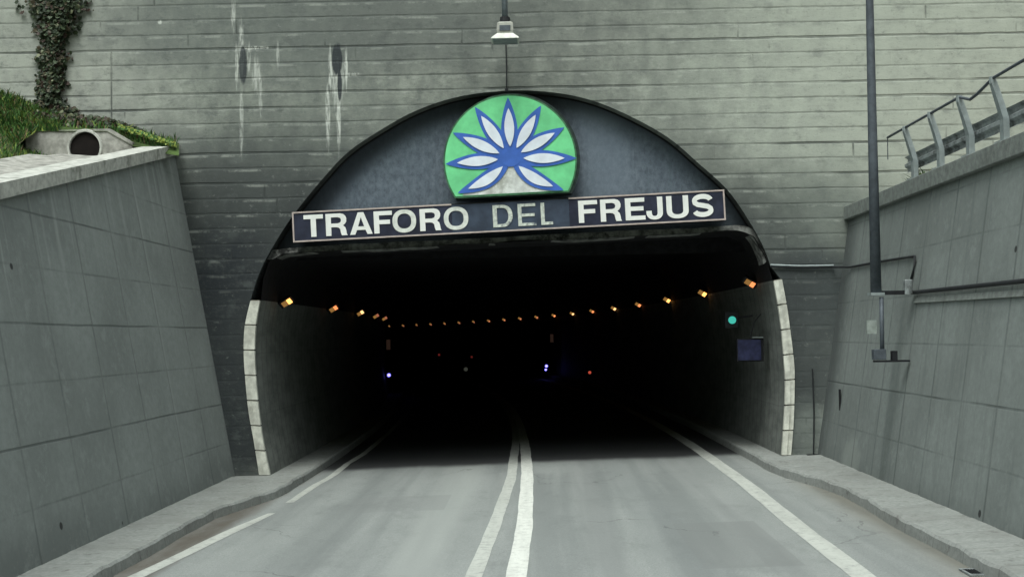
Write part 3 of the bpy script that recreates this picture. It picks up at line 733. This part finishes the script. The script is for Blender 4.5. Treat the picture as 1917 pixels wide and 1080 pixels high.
# ------------------------------------------------------------ lamp above the arch
Yl = -.75
lt_ = at(946, 76, Yl)
la = thing('hanging_lamp', 'grey floodlight with flared white shade hanging above the arch', 'lamp', (lt_.x, Yl, lt_.z))
s_ = (at(1046, 76, Yl)-lt_).length/100
def lp(px, py): return Vector(((px-946)*s_, 0, -(py-76)*s_))
def frus(name, prof, mat, parent, n=4, rot=math.pi/4, sy=1.0):
    v = []; f = []
    for (r, z) in prof:
        for k in range(n):
            a = rot+2*math.pi*k/n; v.append((r*math.cos(a), r*math.sin(a)*sy, z))
    for i in range(len(prof)-1):
        for k in range(n): f.append((i*n+k, i*n+(k+1) % n, (i+1)*n+(k+1) % n, (i+1)*n+k))
    f += [tuple(range(n)), tuple(range((len(prof)-1)*n, len(prof)*n))]
    return mesh(name, v, f, mat, parent)
MB().tube([(0, 0, .40), (-.004, 0, 1.0), (-.01, .0, 2.6), (-.01, .25, 2.95), (-.01, .72, 3.1)], .055, 12).build('pipe', M['galv'], la, True)
MB().tube([(0, 0, .30), (0, 0, .42)], [.105, .09], 14).build('collar', M['black'], la)
frus('housing', [(.20, .085), (.215, .16), (.20, .29), (.14, .32)], M['lampg'], la)
MB().box((0, -.155, .19), (.10, .006, .05)).build('gear_cover', M['galvd'], la)
frus('shade', [(.36, -.02), (.345, .005), (.20, .10)], M['lampw'], la)
MB().box((0, 0, -.022), (.22, .22, .006)).build('glass', M['galvl'], la)
cb = MB(); a = at(947, 82, -.05); b = at(948.5, 172, -.05)
cbl = thing('drop_cable', 'thin dark cable running down the wall from the hanging lamp to the arch', 'cable', (b.x, -.05, b.z))
cb.tube([(a.x-b.x, 0, a.z-b.z+.05), (.005, .01, (a.z-b.z)*.5), (0, 0, .02)], .013, 6).build('cable_run', M['cable'], cbl)
MB().box((0, .01, .03), (.03, .02, .03)).build('clip', M['cable'], cbl)

# ------------------------------------------------------------ retaining walls
cL_t = Vector(xz(327, 290)); cL_b = Vector(xz(440, 890))
SL = .212
def LX(z): return cL_b.x + (cL_t.x-cL_b.x)*(z-cL_b.y)/(cL_t.y-cL_b.y)
def LT(y): return max(cL_t.y+SL*y, .9)
wl = thing('retaining_wall', 'left grey concrete retaining wall whose top slopes down towards the road', 'wall', (LX(0), -20, 0))
ysL = [-60, -45, -35, -26, -22, -18, -14, -10, -7, -4, -2, -.003]
v = []; f = []; NZ = 8
for y in ysL:
    zt = LT(y)
    for k in range(NZ+1):
        z = -.3+(zt+.3)*k/NZ; v.append((LX(z)-LX(0), y+20, z))
    v.append((LX(zt)-LX(0)-.45, y+20, zt)); v.append((LX(-.3)-LX(0)-.9, y+20, -.3))
m_ = NZ+3
for i in range(len(ysL)-1):
    for k in range(m_): f.append((i*m_+k, i*m_+(k+1) % m_, (i+1)*m_+(k+1) % m_, (i+1)*m_+k))
f += [tuple(range(m_)), tuple(range((len(ysL)-1)*m_, len(ysL)*m_))]
wf = mesh('wall_face', v, f, M['wallL'], wl)
for vv in wf.data.vertices: vv.co.x += LX(0); vv.co.y -= 20
wf.location = (-LX(0), 20, 0)
v = []; f = []
for y in ysL:
    zt = LT(y); x = LX(zt)
    v += [(x+.09, y, zt+.002), (x+.09, y, zt+.20), (x-.36, y, zt+.215), (x-.36, y, zt+.002)]
for i in range(len(ysL)-1):
    for k in range(4): f.append((i*4+k, i*4+(k+1) % 4, (i+1)*4+(k+1) % 4, (i+1)*4+k))
f += [(0, 1, 2, 3), tuple(range(len(v)-4, len(v)))]
co_ = mesh('coping', v, f, M['coping'], wl); co_.location = (-LX(0), 20, 0)

cR_t = Vector(xz(1589, 412)); cR_b = Vector(xz(1530, 856))
def RX(z): return cR_b.x + (cR_t.x-cR_b.x)*(z-cR_b.y)/(cR_t.y-cR_b.y)
ZR = cR_t.y; CR = .25
wr = thing('retaining_wall', 'right grey concrete retaining wall with guard rail and drainpipe, level along its top', 'wall', (RX(0), -20, 0))
v = []; f = []
for y in ysL:
    for k in range(NZ+1):
        z = -.3+(ZR+.3)*k/NZ; v.append((RX(z), y, z))
    v.append((RX(ZR)+.45, y, ZR)); v.append((RX(0)+.9, y, -.3))
for i in range(len(ysL)-1):
    for k in range(m_): f.append((i*m_+k, i*m_+(k+1) % m_, (i+1)*m_+(k+1) % m_, (i+1)*m_+k))
f += [tuple(range(m_)), tuple(range((len(ysL)-1)*m_, len(ysL)*m_))]
o = mesh('wall_face', v, f, M['wallR'], wr); o.location = (-RX(0), 20, 0)
xr = RX(ZR)
o = MB().box((xr+.15, -30.003, ZR+.002+CR/2), (.24, 29.998, CR/2)).build('coping', M['copingR'], wr, bevel=.015); o.location = (-RX(0), 20, 0)

# ------------------------------------------------------------ banks behind the walls, hill over the tunnel, added hill behind the camera
def grid(name, xs, ys, fz, mat, kind='structure'):
    v = [(fx(y) if callable(fx) else fx, y, 0) for y in ys for fx in xs]
    v = [(a, b, fz(a, b)) for a, b, c in v]; n = len(xs)
    f = [(j*n+i, j*n+i+1, (j+1)*n+i+1, (j+1)*n+i) for j in range(len(ys)-1) for i in range(n-1)]
    o = mesh(name, v, f, mat, smooth=True); tag(o, kind=kind); return o
def ns(a, b): return math.sin(a*.31+b*.17)+.5*math.sin(a*.83-b*.61)+.25*math.sin(a*2.1+b*1.7)
def leftbank(x, y):
    e = LX(LT(y))-.3; d = e-x
    b = LT(y)-.08
    if d < 0: return b
    # flat shoulder behind the coping, then a grassy rise
    up = max(0, d-1.35)*.42*(1 if y > -12 else .8)
    return b+up+.05*ns(x*3, y*3)*min(1, d)
bx = [(lambda y, k=k: LX(LT(y))-.30-k) for k in (0, .25, .5, .8, 1.1, 1.5, 2, 3, 4.5, 7, 11, 18, 30, 60, 120)]
grid('hillside', bx, [-60, -45, -35, -28, -22, -18, -15, -12, -10, -8, -7, -6, -5, -4, -3, -2.2, -1.5, -.8, -.02], leftbank, M['grassg'])
def rightbank(x, y): return ZR+.08+max(0, x-16)*.55
grid('terrace', [xr+.30, 7, 9, 12, 16, 24, 40, 80, 140], [-60, -45, -30, -20, -10, -5, -.02], rightbank, M['soil'])
grid('hillside', [-120, -80, -50, -30, -15, 0, 15, 30, 50, 80, 140], [-400, -300, -200, -140, -100, -80, -70, -62], lambda x, y: (-62-y)*.75-.4+ns(x*.4, y*.4)*1.2, M['grassg'])  # unseen hill added behind the camera to block low sky light from the tunnel
grid('hillside', [-150, -100, -60, -34, -20, -8, 0, 8, 20, 34, 60, 100, 150], [.95, 4, 10, 20, 40, 70, 110, 180, 280], lambda x, y: 12.3+.62*y+ns(x*.4, y*.4)*min(1.2, y*.1), M['grassg'])

# ------------------------------------------------------------ culvert headwall behind the left coping
Yh = -1.0
hw = thing('culvert_headwall', 'pale concrete culvert headwall with a dark round drain hole under the ivy', 'headwall', tuple(at(158, 300, Yh)))
def hp(px, py): q = at(px, py, Yh); return (q.x-hw.location.x, q.z-hw.location.z)
hc = hp(159, 277); hr = .285
outl = [hp(48, 330), hp(48, 246), hp(205, 241), hp(248, 266), hp(250, 330)]
# front face with a real hole: quads fanned from the hole's rim out to the outline
v = []; f = []; N = 40
def hit(a):
    d = Vector((math.cos(a), math.sin(a))); best = None
    for (p, q) in zip(outl, outl[1:]+outl[:1]):
        p = Vector(p)-Vector(hc); q = Vector(q)-Vector(hc); e = q-p; den = d.x*e.y-d.y*e.x
        if abs(den) < 1e-9: continue
        t = (p.x*e.y-p.y*e.x)/den; u = (p.x*d.y-p.y*d.x)/den
        if t > 0 and -1e-6 <= u <= 1+1e-6 and (best is None or t < best): best = t
    return Vector(hc)+d*(best or 1)
angs = sorted([2*math.pi*k/N for k in range(N)]+[math.atan2(p[1]-hc[1], p[0]-hc[0]) % (2*math.pi) for p in outl])
for a in angs:
    i0 = (hc[0]+hr*math.cos(a), hc[1]+hr*1.04*math.sin(a)); o0 = hit(a)
    v += [(i0[0], 0, i0[1]), (o0.x, 0, o0.y), (i0[0], .8, i0[1]), (o0.x, .96, o0.y)]
n = len(angs)
for k in range(n):
    a, b = k*4, ((k+1) % n)*4
    f += [(a, a+1, b+1, b), (a, b, b+2, a+2), (a+1, a+3, b+3, b+1)]
mesh('headwall_block', v, f, M['head'], hw)
MB().tube([(hc[0], .02, hc[1]), (hc[0], .6, hc[1])], hr-.012, 28).build('pipe_bore', M['hole'], hw)
rg = MB(); v = []; f = []
for k in range(36):
    a = 2*math.pi*k/36; c, s = math.cos(a), math.sin(a)
    v += [(hc[0]+r*c, yy, hc[1]+r*1.04*s) for r, yy in ((hr+.045, -.002), (hr+.03, -.03), (hr-.005, -.03), (hr-.005, .05))]
for k in range(36):
    a, b = k*4, ((k+1) % 36)*4
    f += [(a+j, a+j+1, b+j+1, b+j) for j in range(3)]
mesh('pipe_rim', v, f, M['coping'], hw)
# concrete apron between the coping and the headwall
ap = thing('apron_slab', 'pale sloping concrete apron behind the left coping, in front of the culvert headwall', 'slab', (LX(LT(-5))-.8, -5, LT(-5)))
v = []; f = []
ya = [-1.02, -1.6, -2.4, -3.4, -4.5, -6, -8]
for y in ya:
    x = LX(LT(y))-.37; z = LT(y)+.04
    for dx, dz in ((0, -.02), (-.25, -.01), (-.5, .03), (-.9, .07), (-1.5, .16), (-1.5, -.3), (0, -.3)): v.append(Vector((x+dx, y, z+dz*(1 if y < -2 else .5)))-ap.location)
for i in range(len(ya)-1):
    for k in range(7): f.append((i*7+k, i*7+(k+1) % 7, (i+1)*7+(k+1) % 7, (i+1)*7+k))
f += [tuple(range(7)), tuple(range(len(v)-7, len(v)))]
mesh('slab_body', v, f, M['head'], ap)

# ------------------------------------------------------------ ivy and grass
def leaves(name, samples, mats, weights, size, parent=None, up=.2, shape='leaf', facing=Vector((0, -1, .35))):
    v = []; f = []; idx = []
    for p in samples:
        s = R_.uniform(*size)
        nr = (facing+Vector((R_.gauss(0, .55), R_.gauss(0, .35), R_.gauss(0, .5)))).normalized()
        a = nr.cross(Vector((R_.gauss(0, 1), R_.gauss(0, 1), R_.gauss(0, 1)))).normalized(); b = nr.cross(a)
        n0 = len(v); pts = ((0, -.5), (.48, -.28), (.42, .2), (.12, .28), (0, .62), (-.12, .28), (-.42, .2), (-.48, -.28))
        for (x, y) in pts: v.append(p+a*x*s+b*y*s+nr*(abs(x)*s*.25))
        f.append(tuple(range(n0, n0+8))); idx.append(R_.choices(range(len(mats)), weights)[0])
    return mesh(name, v, f, None, parent, mats=mats, idx=idx)
iv = thing('ivy', 'dark ivy climbing the portal wall in a ragged column above the culvert', 'ivy', tuple(at(95, 225, -.02)))
prof = [(-120, 40, 175), (-40, 45, 165), (0, 52, 150), (20, 56, 150), (45, 68, 150), (60, 70, 128), (80, 76, 122), (110, 73, 120), (150, 74, 118), (185, 68, 115), (205, 66, 128), (222, 62, 150)]
pts = []
def edgeat(py, rows):
    for (a, l, r), (b, l2, r2) in zip(rows, rows[1:]):
        if a <= py <= b:
            t = (py-a)/(b-a); return l+(l2-l)*t, r+(r2-r)*t
    return rows[-1][1:]
for _ in range(5200):
    py = R_.uniform(-120, 222); l, r = edgeat(py, prof); m = (l+r)/2; h = (r-l)/2*(1+.18*math.sin(py*.13)+.1*math.sin(py*.41))
    u = R_.gauss(0, .5)
    if abs(u) > 1.45: continue
    depth = (1-min(1, abs(u))**2)*.2
    q = at(m+u*h, py, -R_.uniform(.02, .06+depth)); pts.append(q-iv.location)
leaves('climbing_leaves', pts, IVY, (5, 3.2, 1.6, .55, 1), (.035, .105), iv)
pts = []
low = [(62, 205, 240), (100, 214, 246), (150, 216, 246), (200, 222, 246), (245, 236, 258), (285, 252, 266)]
for _ in range(1700):
    px = R_.uniform(62, 270)
    for (a, t0, b0), (b, t1, b1) in zip(low, low[1:]):
        if a <= px <= b: k = (px-a)/(b-a); tt, bb = t0+(t1-t0)*k, b0+(b1-b0)*k
    py = tt+(bb-tt)*R_.random()
    q = at(px, py, R_.uniform(-.75, -.05) if px < 210 else R_.uniform(-.4, -.03)); pts.append(q-iv.location)
leaves('trailing_leaves', pts, IVY, (4, 2.5, 2.2, .8, 2), (.05, .085), iv)
stems = MB()
for k in range(7):
    x0 = R_.uniform(-.2, .2); P = []
    for j in range(9): P.append((x0+R_.uniform(-.05, .05), -.02, -.1+j*.42))
    stems.tube(P, .012, 5)
stems.build('ivy_stems', IVY[4], iv)

def blades(name, samples, mats, w, hgt, lean=.4, parent=None):
    v = []; f = []; idx = []
    for p in samples:
        h = R_.uniform(*hgt); a = R_.uniform(0, 6.28); dx = Vector((math.cos(a), math.sin(a), 0))
        ld = Vector((R_.gauss(0, lean), R_.gauss(0, lean)-.1, 0)); wd = R_.uniform(*w); n0 = len(v)
        v += [p-dx*wd, p+dx*wd, p+dx*wd*.8+ld*h*.4+Vector((0, 0, h*.6)), p+ld*h+Vector((0, 0, h)), p-dx*wd*.8+ld*h*.4+Vector((0, 0, h*.6))]
        f.append((n0, n0+1, n0+2, n0+3, n0+4)); idx.append(R_.choices(range(len(mats)), (4, 2.5, 1.2, 1))[0])
    return mesh(name, v, f, None, parent, mats=mats, idx=idx)
# grassy mound at the far left, under the ivy
mo = [(-140, 150), (-60, 165), (0, 178), (20, 182), (45, 196), (70, 210), (100, 224), (150, 232), (200, 236), (250, 250), (300, 262), (335, 268)]
mv = []; mf = []
for (px, py) in mo:
    lo = 285 if px < 40 else (262 if px < 50 else (246 if px < 210 else py+24))
    for Y, t_ in ((-.03, 0), (-.3, .12), (-.5, .3), (-.7, .5), (-.9, .78), (-1.02 if px > 48 else -1.5, 1)):
        dy = (lo-py)*t_
        q = at(px, py+dy, Y); mv.append(q)
n = 6
for i in range(len(mo)-1):
    for k in range(n-1): mf.append((i*n+k, i*n+k+1, (i+1)*n+k+1, (i+1)*n+k))
o = mesh('grass_bank', mv, mf, M['grassg'], smooth=True); tag(o, kind='structure')
pts = []
def mound(px, t):   # point on the bank, t 0 at the wall, 1 in front
    for i in range(len(mo)-1):
        if mo[i][0] <= px <= mo[i+1][0]:
            k = (px-mo[i][0])/(mo[i+1][0]-mo[i][0]); s = t*(n-1.001); j = int(s); u = s-j
            a = mv[i*n+j].lerp(mv[i*n+j+1], u); b = mv[(i+1)*n+j].lerp(mv[(i+1)*n+j+1], u); return a.lerp(b, k)
for _ in range(9000): pts.append(mound(R_.uniform(-135, 110), R_.random()))
for _ in range(900): pts.append(mound(R_.uniform(110, 330), R_.random()*.7))
for _ in range(5000):
    y = R_.uniform(-9, -1.2); x = LX(LT(y))-.30-R_.uniform(1.5, 4.5); pts.append(Vector((x, y, leftbank(x, y)-.01)))
g1 = blades('grass', pts, GRS, (.006, .016), (.04, .20)); tag(g1, kind='stuff', label='green grass on the bank at the far left below the ivy', cat='grass')
pts = []
for _ in range(1500):
    px = R_.uniform(222, 328); q = at(px, 236+(px-222)*.33+R_.uniform(-3, 5), R_.uniform(-.9, -.05)); pts.append(q)
g2 = leaves('weeds', pts, [GRS[2], GRS[0], GRS[1]], (3, 2, 1), (.03, .06)); tag(g2, kind='stuff', label='yellow-green weeds trailing along the end of the left coping', cat='weeds')
pts = []
for _ in range(260): pts.append(Vector((xr+R_.uniform(.15, .6), R_.uniform(-4.0, -2.9), ZR+CR+R_.uniform(-.02, .02))))
g3 = blades('grass_tuft', pts, [GRS[0], GRS[2], GRS[1], GRS[3]], (.008, .016), (.05, .2)); tag(g3, kind='stuff', label='small grass tuft at the end of the guard rail', cat='grass')

# ------------------------------------------------------------ guard rail on the right wall
zt = ZR+CR; xg = xr+.02
gr = thing('guard_rail', 'galvanised guard rail with kinked top tube on the right retaining wall', 'guard rail', (xg, -4.2, zt))
def gy(px):
    d = F_PX*xg/(px-1000.0); return d-23-(-4.2)
ysP = [-3.9+4.2-1.25*k-.2 for k in range(9)]
bases = [at(px, 300, 0) for px in (1712,)]
y1 = 23-0
P0 = -(23-2300*xg/712)      # world y of first post (negative)
for k in range(9):
    y = P0*1.0-1.22*k+4.2
    pm = MB()
    prof_ = [(.02, 0, .0), (.02, 0, .30), (-.03, 0, .50), (-.11, 0, .78)]
    v = []; f = []
    for j, (x, _, z) in enumerate(prof_):
        w = (.062, .062, .055, .04)[j]; d = .075
        v += [(x-d/2, y-w, z), (x+d/2, y-w, z), (x+d/2, y+w, z), (x-d/2, y+w, z)]
    for j in range(3):
        for q in range(4): f.append((j*4+q, j*4+(q+1) % 4, j*4+4+(q+1) % 4, j*4+4+q))
    f += [(0, 1, 2, 3), (12, 13, 14, 15)]
    pm.add(v, f); pm.box((.02, y, .012), (.10, .10, .012)); pm.tube([(-.11, y, .75), (-.11, y, .84)], .045, 8)
    pm.build('post', M['galvl'], gr)
yA = P0+4.2
rail = MB(); secn = [(0, .19), (.05, .215), (.05, .26), (0, .295), (0, .34), (.05, .375), (.05, .425), (0, .455)]
v = []; f = []
for y in (yA+.72, yA-1.2*9): v += [(x+.085, y, z) for x, z in secn]+[(x+.092, y, z) for x, z in secn[::-1]]
k = len(secn)*2
f = [(i, (i+1) % k, k+(i+1) % k, k+i) for i in range(k)]+[tuple(range(k)), tuple(range(k, 2*k))]
rail.add(v, f); rail.build('beam', M['railp'], gr)
z_ = .82
tp2 = [(-.11, yA+.95, z_-.0), (-.11, yA, z_), (-.11, yA-1.22, z_), (-.11, yA-2.44, z_), (-.11, yA-2.85, z_-.11), (-.11, yA-3.1, z_-.09), (-.11, yA-3.66, z_), (-.11, yA-6, z_+.02), (-.11, yA-10.5, z_)]
MB().tube(tp2, .021, 8).build('top_tube', M['galvd'], gr, True)
MB().tube([(-.11, yA+.95, z_), (-.11, yA+.97, z_-.36)], .008, 6).build('end_stay', M['galvd'], gr)

# ------------------------------------------------------------ tall pole, bracket, drainpipe on the right wall
Yp = -4.8
p_b = at(1640, 548, Yp); p_t = at(1628, 0, Yp)
po = thing('tall_pole', 'tall grey steel pole standing off the right wall, cut by the top of the photo', 'pole', tuple(p_b))
dv = p_t-p_b; dv2 = dv*1.5
MB().tube([(0, 0, 0), tuple(dv*.5), tuple(dv), tuple(dv2)], [.080, .068, .056, .05], 14).build('shaft', M['galvd'], po, True)
MB().box((.0, .0, -.02), (.10, .10, .02)).build('base_plate', M['galvl'], po)
a = at(1644, 543, Yp)-p_b; b = at(1700, 545, Yp+.0)-p_b
MB().box(((a.x+b.x)/2, .02, (a.z+b.z)/2-.03), ((b.x-a.x)/2+.03, .03, .03)).build('bracket_arm', M['black'], po)
MB().box((b.x+.0, .0, b.z+.06), (.055, .05, .11)).build('junction_box', M['railp'], po, bevel=.008)
a = at(1650, 556, Yp-.05); b = at(1652, 672, Yp-.05)
dp = thing('drain_pipe', 'thin dark pipe running down the right wall below the tall pole to a ledge', 'pipe', tuple(b))
MB().tube([tuple(a-b), tuple((a-b)*.5), (0, 0, 0)], .032, 10).build('pipe_run', M['galvd'], dp, True)
MB().box((.13, .0, -.03), (.25, .07, .014)).build('ledge', M['black'], dp)
MB().box((-.05, .0, .07), (.09, .07, .075)).build('foot_box', M['galvd'], dp, bevel=.008)
MB().box((.17, .0, .05), (.04, .05, .07)).build('bolt_block', M['black'], dp, bevel=.006)
c_ = at(1632, 612, Yp-.05)-b
MB().box((c_.x, .02, c_.z), (.07, .03, .10)).build('notice_plate', simple('pale_plate', (.22, .25, .23)), dp)
# cable from the arch round to the junction box
def wallpt(px, py, off=.03):     # a point on the right retaining wall's face
    d = ray(px, py); t = 10.0
    for _ in range(60):
        p = CAM+d*t; t += (RX(p.z)-off-p.x)/(d.x)*.8
        if t < 1: t = 1
    return CAM+d*t
cc = [at(1442, 499, -.04), at(1500, 501, -.04), at(1560, 500, -.05)]
cw = [wallpt(1592, 500), wallpt(1640, 491), wallpt(1690, 483), wallpt(1712, 480), wallpt(1713, 490), wallpt(1708, 515), wallpt(1703, 533)]
cw = [p for p in cw if p.y < -.1]
cb2 = thing('wall_cable', 'dark cable strung from the arch to the junction box on the right wall', 'cable', tuple(cc[0]))
MB().tube([tuple(p-cc[0]) for p in cc+cw], .020, 8).build('cable_run', M['cable'], cb2, True)
MB().tube([tuple(p-cc[0]+Vector((0, -.01, .03))) for p in cc], .018, 8).build('pale_conduit', M['galvl'], cb2)
c0_, c1_ = wallpt(1706, 548, .05), wallpt(1917, 526, .05)
dd = c1_-c0_
cd = thing('cable_duct', 'dark horizontal duct fixed along the right retaining wall', 'duct', tuple(c0_))
MB().tube([(0, 0, 0), tuple(dd), tuple(dd*5)], .03, 10).build('duct_run', M['cable'], cd)
e_ = wallpt(1712, 562, .02)-c0_; g_ = wallpt(1917, 548, .02)-c0_
MB().add([e_+Vector((-.0, 0, .04)), g_+Vector((-.0, 0, .04)), g_+Vector((-.02, 0, -.04)), e_+Vector((-.02, 0, -.04)), e_+Vector((.08, 0, .05)), g_+Vector((.08, 0, .05)), g_+Vector((.08, 0, -.06)), e_+Vector((.08, 0, -.06))],
         [(0, 1, 2, 3), (4, 5, 6, 7), (0, 1, 5, 4), (3, 2, 6, 7), (0, 3, 7, 4), (1, 2, 6, 5)]).build('ledge', M['copingR'], cd)
w0, w1 = wallpt(1574, 729, .012), wallpt(1571, 775, .012)
sl_ = thing('wall_slot', 'narrow dark vertical slot low on the right wall near the portal corner', 'slot', tuple(w1))
MB().box(((w0-w1)/2), (.012, .035, (w0-w1).length/2)).build('slot_cover', M['black'], sl_)
# little pipe end in the left corner
q = gp(436, 893)+Vector((0, 0, .2))
pe = thing('pipe_stub', 'short black pipe stub with a wire at the foot of the left wall', 'pipe', tuple(q))
MB().tube([(-.05, 0, 0), (.05, .02, .015)], .035, 10).build('stub', M['black'], pe)
MB().tube([(.05, .02, .015), (.15, .1, .04), (.3, .12, .02), (.42, .13, -.02)], .010, 6).build('wire', M['cable'], pe, True)
# thin tube standing in for a crack line where portal and right walls meet
a, b = at(1521, 690, -.05), at(1523, 856, -.05)
cv = thing('corner_crack', 'dark vertical conduit in the corner right of the right jamb', 'crack', tuple(b))
MB().tube([tuple(a-b), tuple((a-b)*.5+Vector((.02, 0, 0))), (0, 0, 0)], .013, 8).build('crack_run', M['cable'], cv)
MB().box((0, -.02, .03), (.12, .07, .03)).build('foot_block', M['black'], cv)
# drain in the gutter, lower right
q = gp(1827, 1072)
dg_ = thing('gully_grate', 'black iron gully grate in the gutter at the lower right', 'grate', (q.x, q.y, q.z+.004)); dg_.scale = (.62, .62, 1)
fr_ = MB()
for s_1 in (-1, 1): fr_.box((s_1*.17, 0, .008), (.02, .26, .008)); fr_.box((0, s_1*.24, .008), (.15, .02, .008))
fr_.build('frame', M['railp'], dg_)
br_ = MB()
for k in range(7): br_.box((-.135+.045*k, 0, .006), (.012, .219, .005))
br_.build('bars', M['black'], dg_)
MB().box((0, 0, .0005), (.149, .219, .0004)).build('pit', M['hole'], dg_)

# ------------------------------------------------------------ lamps in the tunnel
amber = [glow('sodium_amber', (1.0, .42, .10), 2.0), glow('sodium_pale', (1.0, .52, .20), 1.3), glow('sodium_red', (1.0, .30, .10), .9), glow('sodium_dim', (1.0, .34, .14), .42), glow('sodium_far', (1.0, .34, .18), .24)]
dim_lens = glow('sodium_faded', (.75, .38, .10), .22)
def lamp_proto(lens_mat, label, group):
    o = thing('tunnel_lamp', label, 'lamp', group=group)
    MB().box((0, 0, .055), (.15, .09, .035)).build('housing', M['black'], o)
    MB().box((.065, 0, .006), (.042, .058, .012)).build('lens', lens_mat, o)
    MB().box((-.04, 0, .006), (.055, .058, .012)).build('lens', dim_lens, o)
    MB().tube([(0, 0, .09), (0, .1, .2)], .015, 6).build('bracket', M['black'], o)
    return o
def copy_thing(o):
    c = o.copy(); S.collection.objects.link(c)
    for ch in o.children: d = ch.copy(); S.collection.objects.link(d); d.parent = c
    return c
ordn = ['first', 'second', 'third', 'fourth', 'fifth', 'sixth', 'seventh', 'eighth', 'ninth', 'tenth', 'eleventh', 'twelfth', 'thirteenth', 'fourteenth', 'fifteenth', 'sixteenth', 'seventeenth', 'eighteenth', 'nineteenth']
protoR = lamp_proto(amber[0], 'x', 'amber lamps along the right side of the tunnel'); protoL = lamp_proto(amber[0], 'x', 'amber lamps along the left side of the tunnel')
ypxR = [531, 553, 566, 577, 581, 586, 591, 595, 599, 600, 602, 604, 606, 607, 609, 610, 611, 612, 612]
xpxR = [1402, 1314, 1250, 1200, 1150, 1108, 1072, 1040, 1007, 975, 945, 920, 893, 868, 842, 817, 791, 765, 740]
zR = 3.52
def setlens(o, m, sc):
    for ch in o.children:
        if ch.name.startswith('lens') and ch.data.vertices[0].co.x > 0: ch.data = ch.data.copy(); ch.data.materials[0] = m
    o.scale = (sc, sc, sc)
brt = [2, 0, 0, 2, 1, 2, 1, 2, 3, 3, 3, 3, 4, 4, 3, 4, 4, 4, 4]
for i in range(19):
    o = protoR if i == 0 else copy_thing(protoR)
    y = 1.6+6.3*i; o.location = (4.30+cx(y), y, zR+.0035*y*(1 if i else 1)); o.rotation_euler = (math.radians(-42), math.radians(30), y/RAD)
    setlens(o, amber[brt[i]], 1 if i < 6 else 1+.03*(i-5))
    o['label'] = ordn[i]+' amber lamp from the tunnel mouth along the right wall'
for i in range(5):
    o = protoL if i == 0 else copy_thing(protoL)
    y = 1.6+6.3*i; o.location = (-4.98+cx(y), y, 3.28+.0025*y); o.rotation_euler = (math.radians(-42), math.radians(-30), y/RAD)
    setlens(o, amber[(0, 2, 1, 4, 4)[i]], 1)
    o['label'] = ordn[i]+' amber lamp from the tunnel mouth along the left wall'
# green signal and blue sign by the right jamb
q = at(1371, 599, 1.4)
ts = thing('traffic_signal', 'green round signal light inside the tunnel above the blue sign', 'signal', (q.x, 1.4, q.z))
MB().box((0, .10, 0), (.14, .07, .16)).build('housing', M['black'], ts, bevel=.02)
MB().tube([(0, .028, 0), (0, .0, 0)], .075, 24).build('lens', glow('signal_green', (.05, .50, .40), .62), ts)
hd = []
MB().tube([(.14, .1, .05), (.42, .1, .08)], .02, 8).build('bracket', M['black'], ts)
q = at(1403, 655, 1.2)
bs = thing('lane_sign', 'dim blue square sign on the right wall just inside the tunnel', 'sign', (q.x, 1.2, q.z))
MB().box((0, 0, 0), (.225, .012, .20)).build('face', simple('sign_blue', (.022, .026, .065), .7, var=.4, scale=6), bs)
MB().box((.02, .07, 0), (.26, .055, .225)).build('box', M['black'], bs)
MB().box((.17, .02, .245), (.10, .04, .008)).build('top_plate', M['galvl'], bs)
MB().tube([(.02, .07, .2), (.12, .07, .55), (.25, .07, .7)], .012, 6).build('arm', M['black'], bs)
# far marker lights
def marker(px, py, y, r, m, name, label, cat, vert=1.0):
    q = at(px, py, y); o = thing(name, label, cat, tuple(q))
    MB().box((0, .06, 0), (r*1.5, .04, r*1.5*vert)).build('case', M['black'], o)
    MB().tube([(0, 0, 0), (0, .019, 0)], r, 12).build('lens', m, o)
    return o
blue = glow('marker_blue', (.18, .16, 1.0), 3.0); red = glow('marker_red', (1.0, .14, .08), .3); dimr = glow('marker_dim_red', (1.0, .12, .1), .07); dimg = glow('marker_grey', (.7, .75, .6), .03)
marker(728, 702, 31.5, .075, blue, 'marker_light', 'blue marker light low on the left inside the tunnel', 'light')
m1 = marker(1023, 685, 45, .075, blue, 'marker_light', 'blue marker light low in the middle of the tunnel', 'light')
MB().tube([(-.04, 0, -.20), (-.04, .019, -.20)], .06, 10).build('lens', blue, m1)
marker(1104, 697, 33, .07, red, 'marker_light', 'red marker light low on the right inside the tunnel', 'light')
marker(822, 664, 60, .07, dimr, 'reflector', 'faint red reflector in the middle left of the dark tunnel', 'reflector')
marker(883, 668, 62, .07, dimr, 'reflector', 'faint red reflector nearest the middle of the dark tunnel', 'reflector')
marker(872, 691, 50, .12, dimg, 'reflector', 'faint grey reflector below the two red ones', 'reflector')
marker(1089, 657, 50, .10, dimg, 'reflector', 'faint grey reflector right of the blue middle light', 'reflector')
for px, py, y, lb in ((727, 645, 31.6, 'faintly lit upright sign above the left blue marker light'), (1033, 633, 45.2, 'faintly lit upright sign above the middle blue marker light')):
    q = at(px, py, y); o = thing('emergency_sign', lb, 'sign', tuple(q))
    MB().box((0, 0, 0), (.085, .006, .22)).build('face', glow('sign_dim', (.9, .5, .35), .012), o)
    MB().box((0, .04, 0), (.10, .03, .24)).build('box', M['black'], o)
q = gp(968, 797)
